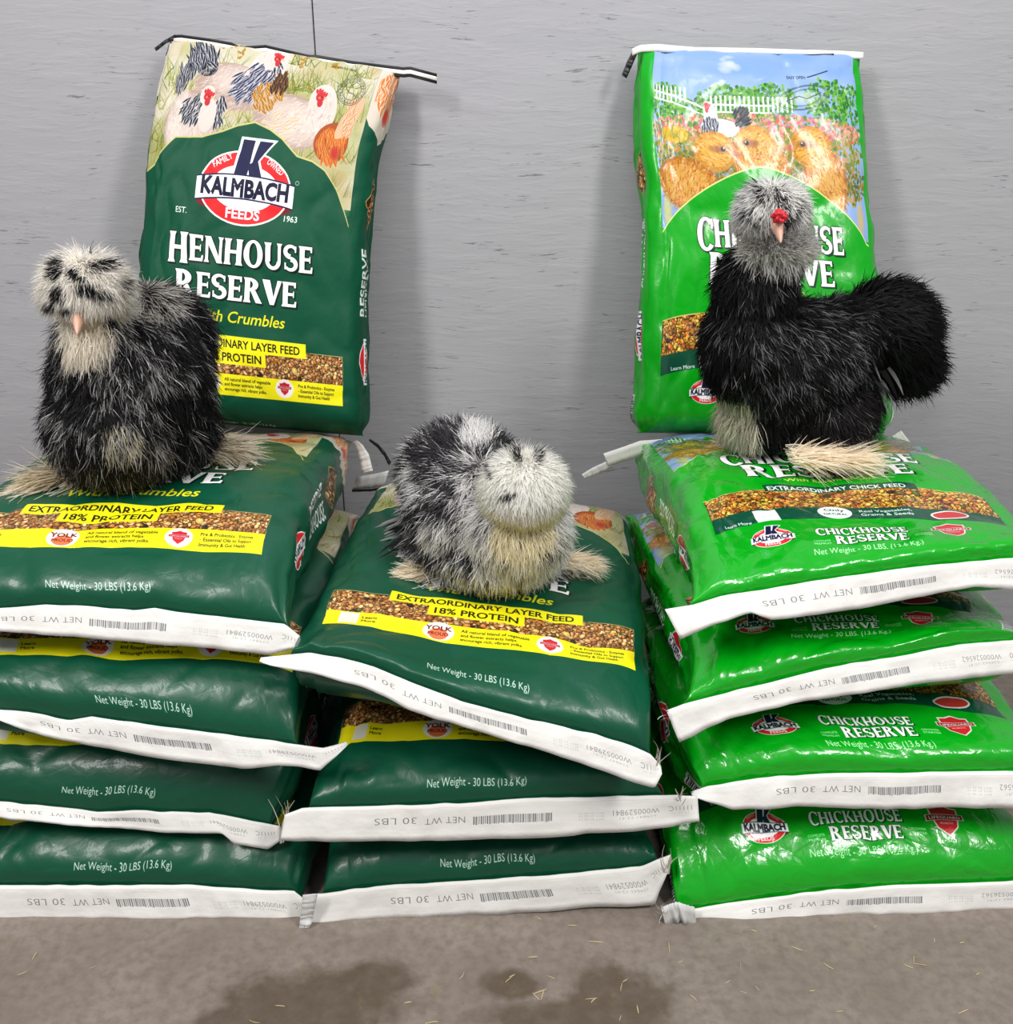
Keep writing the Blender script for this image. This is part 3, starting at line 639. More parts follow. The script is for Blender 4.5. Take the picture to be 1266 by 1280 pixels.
# ------------------------------------------------------------------ bags
def interp(ts, vals, t):
    vals = np.asarray(vals, float); ts = np.asarray(ts, float)
    out = np.stack([np.interp(t, ts, vals[:, k]) for k in range(3)], -1)
    # soften the corners of the guide line
    n = len(t); ker = np.hanning(9); ker /= ker.sum()
    pad = np.concatenate([2*out[:1]-out[4:0:-1], out, 2*out[-1:]-out[-2:-6:-1]], 0)
    return np.stack([np.convolve(pad[:, k], ker, 'valid') for k in range(3)], -1)
def resample(pts, n):
    p = np.asarray(pts, float); d = np.concatenate([[0], np.cumsum(np.linalg.norm(np.diff(p, axis=0), axis=1))]); u = np.linspace(0, d[-1], n)
    return np.stack([np.interp(u, d, p[:, k]) for k in range(p.shape[1])], -1)
BAGS = {}
def bag_body(parent, Lt, Lp, Rp, Nv, up, lo, mat, seam0=None, seam1=None, n=4.5, a0=.2, a1=.2, wr=1., seed=0, pw=2.0, blend=.16, us=0., vs=0.):
    NT, NA, NB = 130, 96, 22
    tau = np.linspace(0, 1, NT); t = tau-.86*np.sin(2*PI*tau)/(2*PI)
    L = interp(Lt[0], Lp, t); R = interp(Lt[1], Rp, t); Nv = nrmz(np.asarray(Nv, float))
    at = np.linspace(-1, 1, NA); bt = np.linspace(1, -1, NB)
    ring = [(a, 1) for a in at[:-1]] + [(1, b) for b in bt[:-1]] + [(a, -1) for a in at[::-1][:-1]] + [(-1, b) for b in bt[::-1][:-1]]
    ring = np.array(ring); K = len(ring)
    q = (np.abs(ring[:, 0])**n+np.abs(ring[:, 1])**n)**(1/n); p = ring[:, 0]/q; z = ring[:, 1]/q
    def f(x, a): return (1-(1-np.minimum(x/a, 1))**pw)**(1/pw)
    prof = np.maximum(f(t, a0)*f(1-t, a1), 0)
    upv = np.interp(t, [0, .5, 1], up if np.ndim(up) else [up]*3); lov = np.interp(t, [0, .5, 1], lo if np.ndim(lo) else [lo]*3)
    sg = (p+1)/2
    M = L[:, None]*(1-sg)[None, :, None]+R[:, None]*sg[None, :, None]
    for seam, tt in ((seam0, t), (seam1, 1-t)):
        if seam is not None:
            S = resample(seam, 200); Sx = np.stack([np.interp(sg, np.linspace(0, 1, 200), S[:, k]) for k in range(3)], -1)
            w = 1-sm(tt/blend); M = M*(1-w)[:, None, None]+Sx[None]*w[:, None, None]
    zz = np.where(z > 0, z, -np.abs(z)**.75)
    V = M+Nv*(np.where(zz > 0, zz*upv[:, None], zz*lov[:, None])*prof[:, None])[..., None]
    # sheet coordinates in metres: along the length by arc length of the middle of the printed face
    mid = NA//2; ds = np.linalg.norm(np.diff(V[:, mid], axis=0), axis=1); v = np.concatenate([[0], np.cumsum(ds)]); v = v/v[-1]*FL
    U0 = np.empty(K+1); iA = NA-1; iB = iA+NB-1; iC = iB+NA-1
    U0[:iA+1] = GU+FW*(at+1)/2; U0[iA:iB+1] = GU+FW+GU*np.linspace(0, 1, NB); U0[iB:iC+1] = FW+2*GU+.01
    U = U0[:K].copy(); U[iC:] = GU*np.linspace(0, 1, NB)[:-1]
    # creases: broad dents, fans of puckers out of both seams, sharp slanting folds
    side = nrmz(R-L); nd = nrmz(side[:, None]*(p*np.abs(p)**3)[None, :, None]*.8+Nv*z[None, :, None])
    UU, VV = np.meshgrid(U, v); s = seed*7.3
    uu = UU+z[None]*.37
    d = -.006*np.abs(fbm2(uu*7+s, VV*6-s, seed+1, 3))*1.0
    d += -.0035*(1-np.abs(noise2(uu*14+VV*9+s, VV*10-uu*6, seed+2)))**5
    d += -.0030*(1-np.abs(noise2(uu*11-VV*13+s, VV*8+uu*5+3, seed+3)))**6
    for tt in (VV, FL-VV):
        e = np.exp(-tt/.055)*sm(tt/.012)
        d += e*(-.0075*np.abs(noise2(uu*26+s, tt*5+s, seed+5))-.004*(1-np.abs(noise2(uu*17+s*2+tt*8, tt*6, seed+6)))**3)
    gus = np.exp(-((np.abs(p)-1)/.12)**2)*np.abs(z)**0
    d += -gus[None]*.010*np.abs(noise2(VV*9+s, z[None]*1.2+s, seed+9))
    V = V+nd*(d*wr*sm(prof*1.6)[:, None])[..., None]
    idx = np.arange(NT*K).reshape(NT, K); nx = np.roll(idx, -1, 1)
    F = np.stack([idx[:-1], nx[:-1], nx[1:], idx[1:]], -1).reshape(-1, 4)
    Un = np.roll(U, -1); Un[iC-1] = U0[FW and iC-1]; 
    ua = U.copy(); ub = np.roll(U, -1)
    ua[iB:iC] = FW+2*GU+.01; ub[iB:iC] = FW+2*GU+.01; ub[iB-1] = FW+2*GU; ua[iC] = 0; ub[K-1] = GU; ua[iA] = GU+FW
    j = np.arange(NT-1)
    uvq = np.empty((NT-1, K, 4, 2)); uvq[..., 0, 0] = ua; uvq[..., 1, 0] = ub; uvq[..., 2, 0] = ub; uvq[..., 3, 0] = ua
    uvq[..., 0, 1] = v[:-1, None]; uvq[..., 1, 1] = v[:-1, None]; uvq[..., 2, 1] = v[1:, None]; uvq[..., 3, 1] = v[1:, None]
    uvq[..., 0] = (uvq[..., 0]+np.where(np.arange(K)[None, :, None] < iB, us, np.where(np.arange(K)[None, :, None] < iC, 0, us)))/AW; uvq[..., 1] = (uvq[..., 1]+vs)/FL
    Vf = V.reshape(-1, 3)
    o = link('sack_body', mesh('sack_body', Vf, F, uvq.reshape(-1, 4, 2)), mat, parent)
    bvh = BVHTree.FromPolygons([tuple(x) for x in Vf], [tuple(x) for x in F])
    return o, bvh
def ribbon(name, parent, top, bot, mat, wav=.003, seed=0, nc=110, nr=7, thick=.0014, out=(0, -1, 0), u=(0, 1)):
    """a flat strip between two guide lines, front and back skin, with soft waves"""
    T = resample(top, nc); B = resample(bot, nc); r = np.linspace(0, 1, nr); out = np.asarray(out, float)
    G = T[:, None]*(1-r)[None, :, None]+B[:, None]*r[None, :, None]
    x = np.linspace(0, 1, nc)[:, None]; w = wav*noise2(x*9+seed*3.1, r[None]*1.4+seed, seed+40)*(.25+r[None])+wav*.4*noise2(x*26+seed, r[None]*2, seed+41)
    G = G+out*w[..., None]
    Fr = G+out*thick/2; Bk = G-out*thick/2
    V = np.concatenate([Fr.reshape(-1, 3), Bk.reshape(-1, 3)]); n = nc*nr; I = np.arange(n).reshape(nc, nr)
    q = lambda a, b, c, d: np.stack([a, b, c, d], -1).reshape(-1, 4)
    Ff = q(I[:-1, :-1], I[:-1, 1:], I[1:, 1:], I[1:, :-1]); Fb = Ff[:, ::-1]+n
    rim = np.concatenate([I[:, 0], I[-1, 1:], I[-2::-1, -1], I[0, -2:0:-1]]); rn = np.roll(rim, -1)
    Fe = np.stack([rim, rn, rn+n, rim+n], -1)
    F = np.concatenate([Ff, Fb, Fe])
    uvv = np.stack([np.broadcast_to(u[0]+(u[1]-u[0])*x, (nc, nr)), np.broadcast_to(1-r[None], (nc, nr))], -1).reshape(-1, 2); uvv = np.concatenate([uvv, uvv])
    return link(name, mesh(name, V, F, uvv[F]), mat, parent)
def PX(pts, yl, yr):
    x = np.array([p[0] for p in pts], float); k = (x-x.min())/(x.max()-x.min())
    return np.array([pix(a, b, yl+(yr-yl)*c) for (a, b), c in zip(pts, k)])
def lying(label, group, top, bot, yl, yr, cx, zb, zt, yb, mat, tmat, yaw=0., roll=0., w=.224, seed=0, a0=.22, wr=1., n=4.5, u=(0, 1), us=.012, vs=0., pw=2., hb=.75):
    T = PX(top, yl, yr); B = PX(bot, yl-.010, yr-.010)
    yf = (yl+yr)/2+.012
    parent = empty('feed_bag', (cx, (yf+yb)/2, zb)); tag(parent, label, 'feed bag', group)
    zm0, zm1 = (zb[0]+zt[0])/2 if np.ndim(zb) else (zb+zt)/2, (zb+zt)/2
    c = np.array([cx, (yf+yb)/2, (zb+zt)/2]); Ln = yb-yf
    ax = np.array([math.cos(yaw), math.sin(yaw), 0]); ay = np.array([-math.sin(yaw), math.cos(yaw), 0])
    ts = [0, .12, .3, .5, .7, .88, 1]; wk = [1.0, .985, .99, 1.0, 1.0, .985, .97]
    Lp = [c-ax*w*k+ay*(q-.5)*Ln+np.array([0, 0, roll]) for q, k in zip(ts, wk)]; Rp = [c+ax*w*k+ay*(q-.5)*Ln-np.array([0, 0, roll]) for q, k in zip(ts, wk)]
    S = resample(T, 240)[6:-6]; S = S[np.abs(S[:, 0]-cx) < w+.006]; S = S+np.array([0, .004, -.006])
    h = (zt-zb)/2
    o, bvh = bag_body(parent, (ts, ts), Lp, Rp, (0, 0, 1), [h, h, h*hb], h, mat, S, None, n=n, a0=a0, a1=.16, wr=wr, seed=seed, us=us, vs=vs, pw=pw)
    tp = ribbon('seam_tape', parent, T, B, tmat, .004, seed, u=u); tp['label'] = 'white sewn tape with upside-down black lot print'
    return parent, o, bvh
GD, GM, GC = 'dark green feed bags of the stack under the leaning dark green bag', 'dark green feed bags of the middle stack', 'bright green feed bags of the stack under the leaning bright green bag'
EX = [(-115, 6)]
def ext(pts, x, dy): return [(x, pts[0][1]+dy)]+pts
# --- stack at the side of the leaning dark bag, floor upwards
L1 = lying('dark green feed bag on the floor, lowest under the leaning dark green bag', GD,
  [(-70, 1106), (0, 1107), (104, 1106), (243, 1107), (330, 1113), (368, 1114), (387, 1128)], [(-70, 1153), (0, 1153), (174, 1151), (348, 1151), (379, 1159), (388, 1132)],
  1.072, 1.072, -.493, .002, .128, 1.72, M_HEN, M_TH, seed=1, us=.008, w=.242)
L2 = lying('dark green feed bag with buckled white tape, second from the floor', GD,
  [(-90, 1000), (0, 1002), (52, 1007), (122, 1015), (167, 1012), (208, 1015), (261, 1015), (313, 1026), (349, 1033)], [(-90, 1020), (0, 1022), (70, 1028), (156, 1038), (208, 1041), (278, 1040), (292, 1054), (335, 1061), (350, 1052)],
  1.10, 1.10, -.506, .128, .252, 1.72, M_HEN, M_TH, seed=2, us=-.004, w=.240)
L3 = lying('dark green feed bag showing a yellow strip, third from the floor under the black hen', GD,
  [(-60, 882), (0, 888), (35, 890), (87, 901), (115, 896), (156, 902), (243, 913), (348, 927), (403, 935), (434, 927)], [(-60, 895), (0, 901), (35, 916), (104, 932), (195, 948), (302, 960), (348, 956), (400, 963), (434, 931)],
  1.10, 1.06, -.497, .252, .376, 1.72, M_HEN, M_TH, seed=3, w=.238, us=-.022)
L4 = lying('dark green feed bag on top of its stack, bearing the speckled black hen', GD,
  [(-115, 770), (0, 760), (56, 756), (111, 758), (167, 763), (193, 760), (223, 765), (297, 773), (356, 780), (384, 803)], [(-115, 795), (0, 789), (111, 797), (223, 806), (315, 815), (334, 819), (384, 807)],
  1.12, 1.105, -.504, .376, .530, 1.73, M_HEN, M_TH, seed=4, a0=.5, w=.236, us=.004, hb=.47)
# --- middle stack
M1 = lying('dark green feed bag lying on the floor, lowest of the middle stack', GM,
  [(389, 1118), (468, 1108), (596, 1100), (724, 1091), (801, 1083), (838, 1068)], [(378, 1158), (395, 1156), (468, 1151), (596, 1144), (724, 1136), (818, 1130), (836, 1086)],
  1.065, 1.09, -.025, .002, .122, 1.71, M_HEN, M_TH, seed=5, us=.004)
M2 = lying('dark green feed bag second from the floor in the middle stack', GM,
  [(356, 1018), (378, 1010), (468, 1008), (575, 1004), (681, 997), (788, 995), (843, 993), (872, 996)], [(350, 1051), (425, 1052), (553, 1051), (681, 1046), (788, 1038), (839, 1034), (874, 1026)],
  1.055, 1.075, -.025, .122, .248, 1.71, M_HEN, M_TH, seed=6)
M3 = lying('tilted dark green feed bag on top of the middle stack, bearing the mottled grey hen', GM,
  [(326, 822), (340, 820), (387, 816), (425, 822), (468, 833), (511, 852), (575, 876), (660, 899), (745, 918), (792, 933), (813, 942), (826, 957)], [(324, 827), (340, 833), (404, 842), (468, 863), (511, 886), (575, 908), (660, 933), (745, 959), (792, 976), (818, 983), (827, 966)],
  1.045, 1.03, -.022, .262, .388, 1.72, M_HEN, M_TH, seed=7, w=.228, n=7, roll=.026, hb=1.05, us=-.004, vs=-.012, yaw=-.06, a0=.26)
# --- bright green stack
R1 = lying('bright green feed bag lying on the floor, lowest of the bright green stack', GC,
  [(829, 1138), (869, 1136), (948, 1124), (1031, 1113), (1114, 1107), (1266, 1101), (1330, 1098)], [(831, 1155), (869, 1161), (878, 1167), (948, 1153), (1072, 1146), (1266, 1140), (1330, 1138)],
  1.065, 1.09, .461, .002, .128, 1.71, M_CHK, M_TC, seed=11, w=.252, us=-.010, vs=-.008)
R2 = lying('bright green feed bag second from the floor with a clear oval mark and shield', GC,
  [(863, 990), (885, 982), (948, 972), (1031, 967), (1114, 966), (1266, 964), (1350, 964)], [(866, 996), (914, 1011), (989, 1009), (1072, 1011), (1266, 1009), (1350, 1008)],
  1.09, 1.10, .466, .128, .256, 1.71, M_CHK, M_TC, seed=12, w=.252, us=-.006)
R3 = lying('bright green feed bag third from the floor, its front tape slanting upward', GC,
  [(833, 889), (852, 880), (948, 856), (1031, 835), (1114, 822), (1197, 806), (1262, 801), (1290, 796)], [(849, 928), (906, 901), (989, 880), (1072, 866), (1155, 853), (1266, 841), (1296, 836)],
  1.08, 1.17, .455, .256, .380, 1.72, M_CHK, M_TC, seed=13, w=.232, us=.024, yaw=.05, vs=-.022)
R4 = lying('bright green feed bag on top of its stack, bearing the tall black chicken', GC,
  [(831, 762), (865, 756), (898, 746), (1031, 724), (1155, 707), (1266, 697), (1345, 688)], [(850, 798), (894, 779), (939, 765), (964, 774), (1072, 761), (1155, 746), (1218, 733), (1266, 737), (1345, 728)],
  1.09, 1.17, .46, .380, .532, 1.72, M_CHK, M_TC, seed=14, w=.236, a0=.5, yaw=.03, hb=.38, us=.012)

# --- the two bags leaning upright on the wall
def upright(label, Lpx, Rpx, toppx, mat, seed, y0=1.695, y1=1.838, up=.075, lo=.066, n=5.0, us=0., vs=0.):
    ts = [q[0] for q in Lpx]
    Y = lambda q: y0+(y1-y0)*q
    Lp = [pix(q[1], q[2], Y(q[0])) for q in Lpx]; Rp = [pix(q[1], q[2], Y(q[0])) for q in Rpx]
    base = (np.array(Lp[0])+Rp[0])/2; parent = empty('feed_bag', base); tag(parent, label, 'feed bag', 'feed bags leaning upright on the wall')
    S = [pix(a, b, y1) for a, b in toppx]
    o, bvh = bag_body(parent, (ts, [q[0] for q in Rpx]), Lp, Rp, (0, -.975, .22), [up*1.0, up, up*.8], [lo, lo, lo*.7], mat, None, S, n=n, a0=.085, a1=.34, wr=1.0, seed=seed, blend=.10, us=us, vs=vs)
    return parent, o, bvh
UL = upright('dark green feed bag with painted hens leaning upright on the grey wall', [(0, 190, 522), (.05, 184, 502), (.25, 178, 405), (.5, 182, 288), (.75, 192, 170), (.9, 203, 95), (1, 211, 52)],
  [(0, 455, 545), (.05, 462, 528), (.25, 461, 438), (.5, 464, 320), (.75, 476, 205), (.9, 494, 130), (1, 503, 92)], [(211, 52), (225, 46), (300, 58), (392, 74), (440, 80), (506, 93)], M_HEN_UP, 21, us=.016, vs=-.006)
UR = upright('bright green feed bag with painted chicks leaning upright on the grey wall', [(0, 795, 541), (.05, 788, 524), (.25, 793, 430), (.5, 800, 300), (.62, 798, 240), (.75, 790, 180), (.9, 790, 100), (1, 795, 64)],
  [(0, 1105, 542), (.05, 1113, 526), (.25, 1107, 440), (.5, 1088, 320), (.75, 1080, 190), (.9, 1079, 110), (1, 1079, 68)], [(795, 64), (880, 66), (980, 70), (1079, 68)], M_CHK_UP, 22, us=-.004, vs=-.033)
Yt = 1.832
def strip(parent, name, top, bot, mat, Y=Yt, wav=.0015, seed=0, label=None, Yr=None):
    o = ribbon(name, parent, PX(top, Y, Yr or Y), PX(bot, Y, Yr or Y), mat, wav, seed, nc=70, nr=4)
    if label: o['label'] = label
    return o
# closures of the leaning bags
T0 = [(217, 44), (225, 43), (262, 48), (290, 53), (300, 58), (332, 56), (388, 69), (392, 68), (440, 76), (505, 84), (512, 83), (546, 92)]
D = lambda p, dy: [(x, y+dy) for x, y in p]
strip(UL[0], 'closing_tape', D(T0, 0), D(T0, 4.2), M_BLACK, Yt-.012, label='black edge of the striped closing tape', seed=1)
strip(UL[0], 'closing_tape', D(T0, 4.0), D(T0, 9), M_WHITE, Yt-.014, label='white middle of the striped closing tape', seed=1)
strip(UL[0], 'closing_tape', D(T0[3:], 8.8), D(T0[3:], 13), M_BLACK, Yt-.012, label='black lower edge of the striped closing tape', seed=1)
strip(UL[0], 'tape_tail', [(193, 60), (206, 50), (219, 43)], [(195, 64), (208, 54), (221, 49)], M_BLACK, Yt-.01)
T1 = [(790, 61), (800, 56), (822, 55), (870, 59), (940, 60), (1000, 62), (1040, 63), (1079, 65)]
strip(UR[0], 'closing_tape', T1, D(T1, 9), M_WHITE, Yt-.014, label='white closing tape', seed=3)
T2 = [(826, 65), (880, 67), (940, 67), (1000, 68), (1042, 67)]
strip(UR[0], 'closing_tape', T2, D(T2, 7), M_BLACK, Yt-.017, label='black pull tape under the white closing tape', seed=4)
strip(UR[0], 'tape_tail', [(791, 63), (784, 76), (777, 94)], [(798, 64), (791, 80), (783, 98)], M_BLACK, Yt-.012)
# back closures of lying bags that peep out
strip(L4[0], 'back_tape', [(446, 550), (453, 556), (461, 568), (466, 588)], [(441, 552), (446, 562), (450, 575), (452, 592)], M_WHITE, 1.70, label='white tape end at the back')
strip(UL[0], 'pull_string', [(462, 548), (473, 555), (482, 566), (489, 578)], [(461, 551), (471, 559), (480, 570), (486, 582)], M_BLACK, 1.72)
strip(L3[0], 'back_tape', [(446, 596), (470, 592), (486, 588)], [(440, 612), (464, 610), (480, 608)], M_CLEAR, 1.735, label='grey tape end at the back')
strip(L3[0], 'back_tape', [(440, 612), (464, 611), (481, 609)], [(440, 615), (464, 614), (481, 612)], M_BLACK, 1.734, label='black line of the tape end at the back')
strip(R4[0], 'back_tape', [(754, 567), (775, 560), (800, 551), (840, 548)], [(761, 583), (782, 576), (806, 568), (842, 560)], M_WHITE, 1.66, label='white tape end at the back', seed=6)
strip(R4[0], 'back_tape', [(1098, 560), (1108, 550), (1126, 538)], [(1106, 574), (1118, 566), (1138, 553)], M_WHITE, 1.66, label='white tape end at the back', seed=7)
strip(R4[0], 'tape_tail', [(727, 593), (740, 585), (757, 577)], [(731, 598), (744, 594), (762, 586)], M_CLEAR, 1.64)
# frayed ends of the seam tapes
def threads(parent, px, py, Y, n, seed, spread=1.0, l=(8, 26), side=0):
    r = np.random.default_rng(seed); Vs = []; Fs = []; k = 0
    for i in range(n):
        a = r.normal(side, .55*spread)-PI/2; ln = r.uniform(*l); w = r.uniform(.5, 1.6); t = np.linspace(0, 1, 5); c = r.normal(0, .4)
        x = px+r.normal(0, 2)+ln*t*np.cos(a+c*t); y = py+r.normal(0, 5)+ln*t*np.sin(a+c*t); ww = w*(1-.8*t)
        for j in range(5):
            for sgn in (-1, 1): Vs.append(pix(x[j]+sgn*ww[j], y[j], Y-.004*j+r.normal(0, .0006)))
        for j in range(4): Fs.append((k+2*j, k+2*j+1, k+2*j+3, k+2*j+2))
        k += 10
    o = link('frayed_thread', mesh('frayed_thread', Vs, Fs), M_STRING, parent); o['label'] = 'loose white threads at the tape end'; o['kind'] = 'stuff'
threads(L2[0], 352, 1050, 1.085, 14, 1, .6, (20, 60), .25); threads(M1[0], 382, 1162, 1.05, 6, 2, .3, (-26, 8), .1); threads(M1[0], 835, 1085, 1.08, 10, 3, .5, (8, 30), .1)
threads(R1[0], 830, 1145, 1.06, 9, 4, 1.2, (4, 16), -1.2); threads(M3[0], 822, 955, 1.025, 5, 5, .8, (6, 26), .3); threads(M2[0], 850, 1000, 1.07, 7, 6, 1., (6, 22), .0); threads(R3[0], 836, 895, 1.075, 4, 7, 1., (4, 14), -.8)
strip(M1[0], 'tape_tail', [(378, 1120), (375, 1150), (371, 1183)], [(397, 1118), (390, 1152), (375, 1181)], M_CLEAR, 1.045, .004, 9)
strip(R1[0], 'tape_tail', [(826, 1134), (845, 1128), (868, 1134)], [(832, 1158), (850, 1150), (872, 1164)], M_CLEAR, 1.052, .004, 10)
# ------------------------------------------------------------------ chickens
def hit(px, py, bvh):
    d = Vector(ray(px, py)).normalized(); h = bvh.ray_cast(Vector((0, 0, CAM_H)), d); return np.array(h[0]) if h[0] is not None else None
def plumage_mat(name, spec=.3):
    m, N, L, b = new_mat(name)
    a = N.new('ShaderNodeVertexColor'); a.layer_name = 'Col'; L.new(a.outputs['Color'], b.inputs['Base Color'])
    b.inputs['Roughness'].default_value = .6; b.inputs['Specular IOR Level'].default_value = spec
    t = N.new('ShaderNodeBsdfTranslucent'); L.new(a.outputs['Color'], t.inputs['Color']); x = N.new('ShaderNodeMixShader'); x.inputs[0].default_value = .5
    L.new(b.outputs[0], x.inputs[1]); L.new(t.outputs[0], x.inputs[2]); L.new(x.outputs[0], N['Material Output'].inputs['Surface'])
    return m
M_FEATHER = plumage_mat('soft plumage')
M_SKIN_D = plain('dark skin under plumage', (30, 28, 30), .8, .3, 120, .2)
M_SKIN_L = plain('pale down under plumage', (150, 144, 136), .8, .3, 120, .15)
M_BEAK = plain('horn coloured beak', (206, 160, 140), .4, .1, 120, .08)
M_COMB = plain('red comb', (196, 30, 44), .45, .8, 260, .15)
M_EYE = plain('dark glossy eye', (14, 10, 10), .1, 0, 50, .02)
def body_mesh(name, parent, balls, limbs, mat, bvh, vox=.005):
    """one continuous skin over all the rounded masses and the legs and toes"""
    bm = bmesh.new()
    for (c, r) in balls:
        s = bmesh.ops.create_icosphere(bm, subdivisions=3, radius=1)
        for v in s['verts']: v.co = Vector((c[0]+v.co.x*r[0], c[1]+v.co.y*r[1], c[2]+v.co.z*r[2]))
    for (a, b, r0, r1) in limbs:
        a = np.array(a); b = np.array(b); n = max(3, int(np.linalg.norm(b-a)/(min(r0, r1)*.6)))
        for k in range(n+1):
            f = k/n; c = a+(b-a)*f; r = r0+(r1-r0)*f
            bmesh.ops.create_icosphere(bm, subdivisions=2, radius=r, matrix=Matrix.Translation(Vector(c)))
    me = bpy.data.meshes.new('tmp'); bm.to_mesh(me); bm.free()
    o = bpy.data.objects.new('tmp', me); COL.objects.link(o)
    md = o.modifiers.new('r', 'REMESH'); md.mode = 'VOXEL'; md.voxel_size = vox
    sm_ = o.modifiers.new('s', 'SMOOTH'); sm_.factor = .5; sm_.iterations = 5
    dg = bpy.context.evaluated_depsgraph_get(); out = bpy.data.meshes.new_from_object(o.evaluated_get(dg)); bpy.data.objects.remove(o)
    out.name = name
    for v in out.vertices:
        h = bvh.ray_cast(Vector((v.co.x, v.co.y, v.co.z+.3)), Vector((0, 0, -1)))
        if h[0] is not None and v.co.z < h[0].z+.0015: v.co.z = h[0].z+.0015
    out.update()
    return link(name, out, mat, parent)
def tri_data(o):
    me = o.data; me.calc_loop_triangles(); n = len(me.loop_triangles)
    T = np.empty(n*3, np.int32); me.loop_triangles.foreach_get('vertices', T); T = T.reshape(-1, 3)
    V = np.empty(len(me.vertices)*3, np.float32); me.vertices.foreach_get('co', V); V = V.reshape(-1, 3).astype(float)
    Nn = np.empty(len(me.vertices)*3, np.float32); me.vertices.foreach_get('normal', Nn); Nn = Nn.reshape(-1, 3).astype(float)
    V = V+np.array(o.matrix_parent_inverse.translation)+np.array(o.parent.location)
    return V, Nn, T
def scatter(o, n, rng):
    V, Nn, T = tri_data(o); A = V[T[:, 0]]; B = V[T[:, 1]]; C = V[T[:, 2]]
    ar = np.linalg.norm(np.cross(B-A, C-A), axis=1); k = rng.choice(len(T), n, p=ar/ar.sum())
    u = rng.random(n); v = rng.random(n); f = u+v > 1; u[f] = 1-u[f]; v[f] = 1-v[f]; w = 1-u-v
    P = A[k]*w[:, None]+B[k]*u[:, None]+C[k]*v[:, None]; Q = nrmz(Nn[T[k, 0]]*w[:, None]+Nn[T[k, 1]]*u[:, None]+Nn[T[k, 2]]*v[:, None])
    return P, Q
def barbs(name, parent, P, Nn, flow, length, lift, width, c0, c1, rng, bend=.5, jit=.22, K=5, label=None, curl=0., bed=None, soft_n=.55, marks=None, ink=(26, 24, 26)):
    n = len(P); flow = np.broadcast_to(flow, (n, 3)); length = np.broadcast_to(length, n); lift = np.broadcast_to(lift, n)[:, None]; width = np.broadcast_to(width, n)
    T = nrmz(flow-(flow*Nn).sum(1, keepdims=True)*Nn+1e-6)
    d0 = nrmz(T*(1-lift)+Nn*lift+rng.normal(0, jit, (n, 3))); d1 = nrmz(d0*(1-bend)+(T*.6+np.array([0, 0, -.6]))*bend+rng.normal(0, jit*.7, (n, 3)))
    side = nrmz(np.cross(d0, Nn+rng.normal(0, .55, (n, 3))))
    k = np.linspace(0, 1, K)[None, :, None]; l = length[:, None, None]
    C = P[:, None]+l*(d0[:, None]*(k-k*k/2)+d1[:, None]*(k*k/2))*1.0
    C = C+side[:, None]*(curl*rng.normal(0, 1, n)[:, None, None]*l*k*k)
    side = side*np.where((np.cross(side, d0)*Nn).sum(1, keepdims=True) < 0, -1., 1.)
    prof = np.array([.75, 1, .85, .55, .08]) if K == 5 else np.linspace(1, .1, K)
    w = width[:, None, None]*prof[None, :, None]*.5
    V = np.stack([C-side[:, None]*w, C+side[:, None]*w], 2).reshape(-1, 3)
    if bed is not None:
        zt_ = V[:, 2].min()+.05
        for i in np.nonzero(V[:, 2] < bed[1])[0]:
            h = bed[0].ray_cast(Vector((V[i, 0], V[i, 1], V[i, 2]+.25)), Vector((0, 0, -1)))
            if h[0] is not None and V[i, 2] < h[0].z+.003: V[i, 2] = h[0].z+.003+.0006*(i % 5)
    base = (np.arange(n)*2*K)[:, None]; j = np.arange(K-1)[None]*2
    F = np.stack([base+j, base+j+1, base+j+3, base+j+2], -1).reshape(-1, 4)
    me = mesh(name, V, F); kk = np.linspace(0, 1, K)[None, :, None]
    col = c0[:, None]*(1-kk)+c1[:, None]*kk
    if marks is not None:
        jx, jz = rng.normal(0, .0016, (n, 1)), rng.normal(0, .0016, (n, 1)); hitm = np.zeros((n, K), bool)
        for (t, a, b, sl, yb) in marks:
            dx, dz = C[..., 0]-t[0]+jx, C[..., 2]-t[2]+jz; u = dx*math.cos(sl)+dz*math.sin(sl); w_ = -dx*math.sin(sl)+dz*math.cos(sl)
            hitm |= ((u/a)**2+(w_/b)**2 < 1) & (C[..., 1] < yb)
        hitm &= (rng.random((n, 1)) < .85); col = np.where(hitm[..., None], lin(ink)*rng.uniform(.7, 1.6, (n, 1, 1)), col)
    col = np.repeat(col[:, :, None], 2, 2).reshape(-1, 3)
    ca = me.color_attributes.new('Col', 'FLOAT_COLOR', 'POINT'); ca.data.foreach_set('color', np.concatenate([col, np.ones((len(col), 1))], 1).astype(np.float32).ravel())
    o = link(name, me, M_FEATHER, parent)
    fn = np.cross(side, d0); fn = fn*np.sign((fn*Nn).sum(1, keepdims=True)+1e-9); vn = nrmz(fn*(1-soft_n)+Nn*soft_n)
    me.normals_split_custom_set_from_vertices(np.repeat(vn, 2*K, 0))
    if label: o['label'] = label
    return o
def tint(o, balls, heads, dark, pale):
    V, Nn, T = tri_data(o); r = np.isin(region(V, balls), heads); c = np.where(r[:, None], lin(pale), lin(dark))
    ca = o.data.color_attributes.new('Col', 'FLOAT_COLOR', 'POINT'); ca.data.foreach_set('color', np.concatenate([c, np.ones((len(c), 1))], 1).astype(np.float32).ravel())
def shades(n, rng, *cols):
    c = np.array([lin(x) for x in cols]); return c[rng.integers(len(c), size=n)]*rng.uniform(.8, 1.15, (n, 1))
def pick(mask, a, b): return np.where(mask[:, None], a, b)
def region(P, balls):
    d = np.stack([np.linalg.norm((P-np.array(c))/np.array(r), axis=1) for c, r in balls], 1); return d.argmin(1)
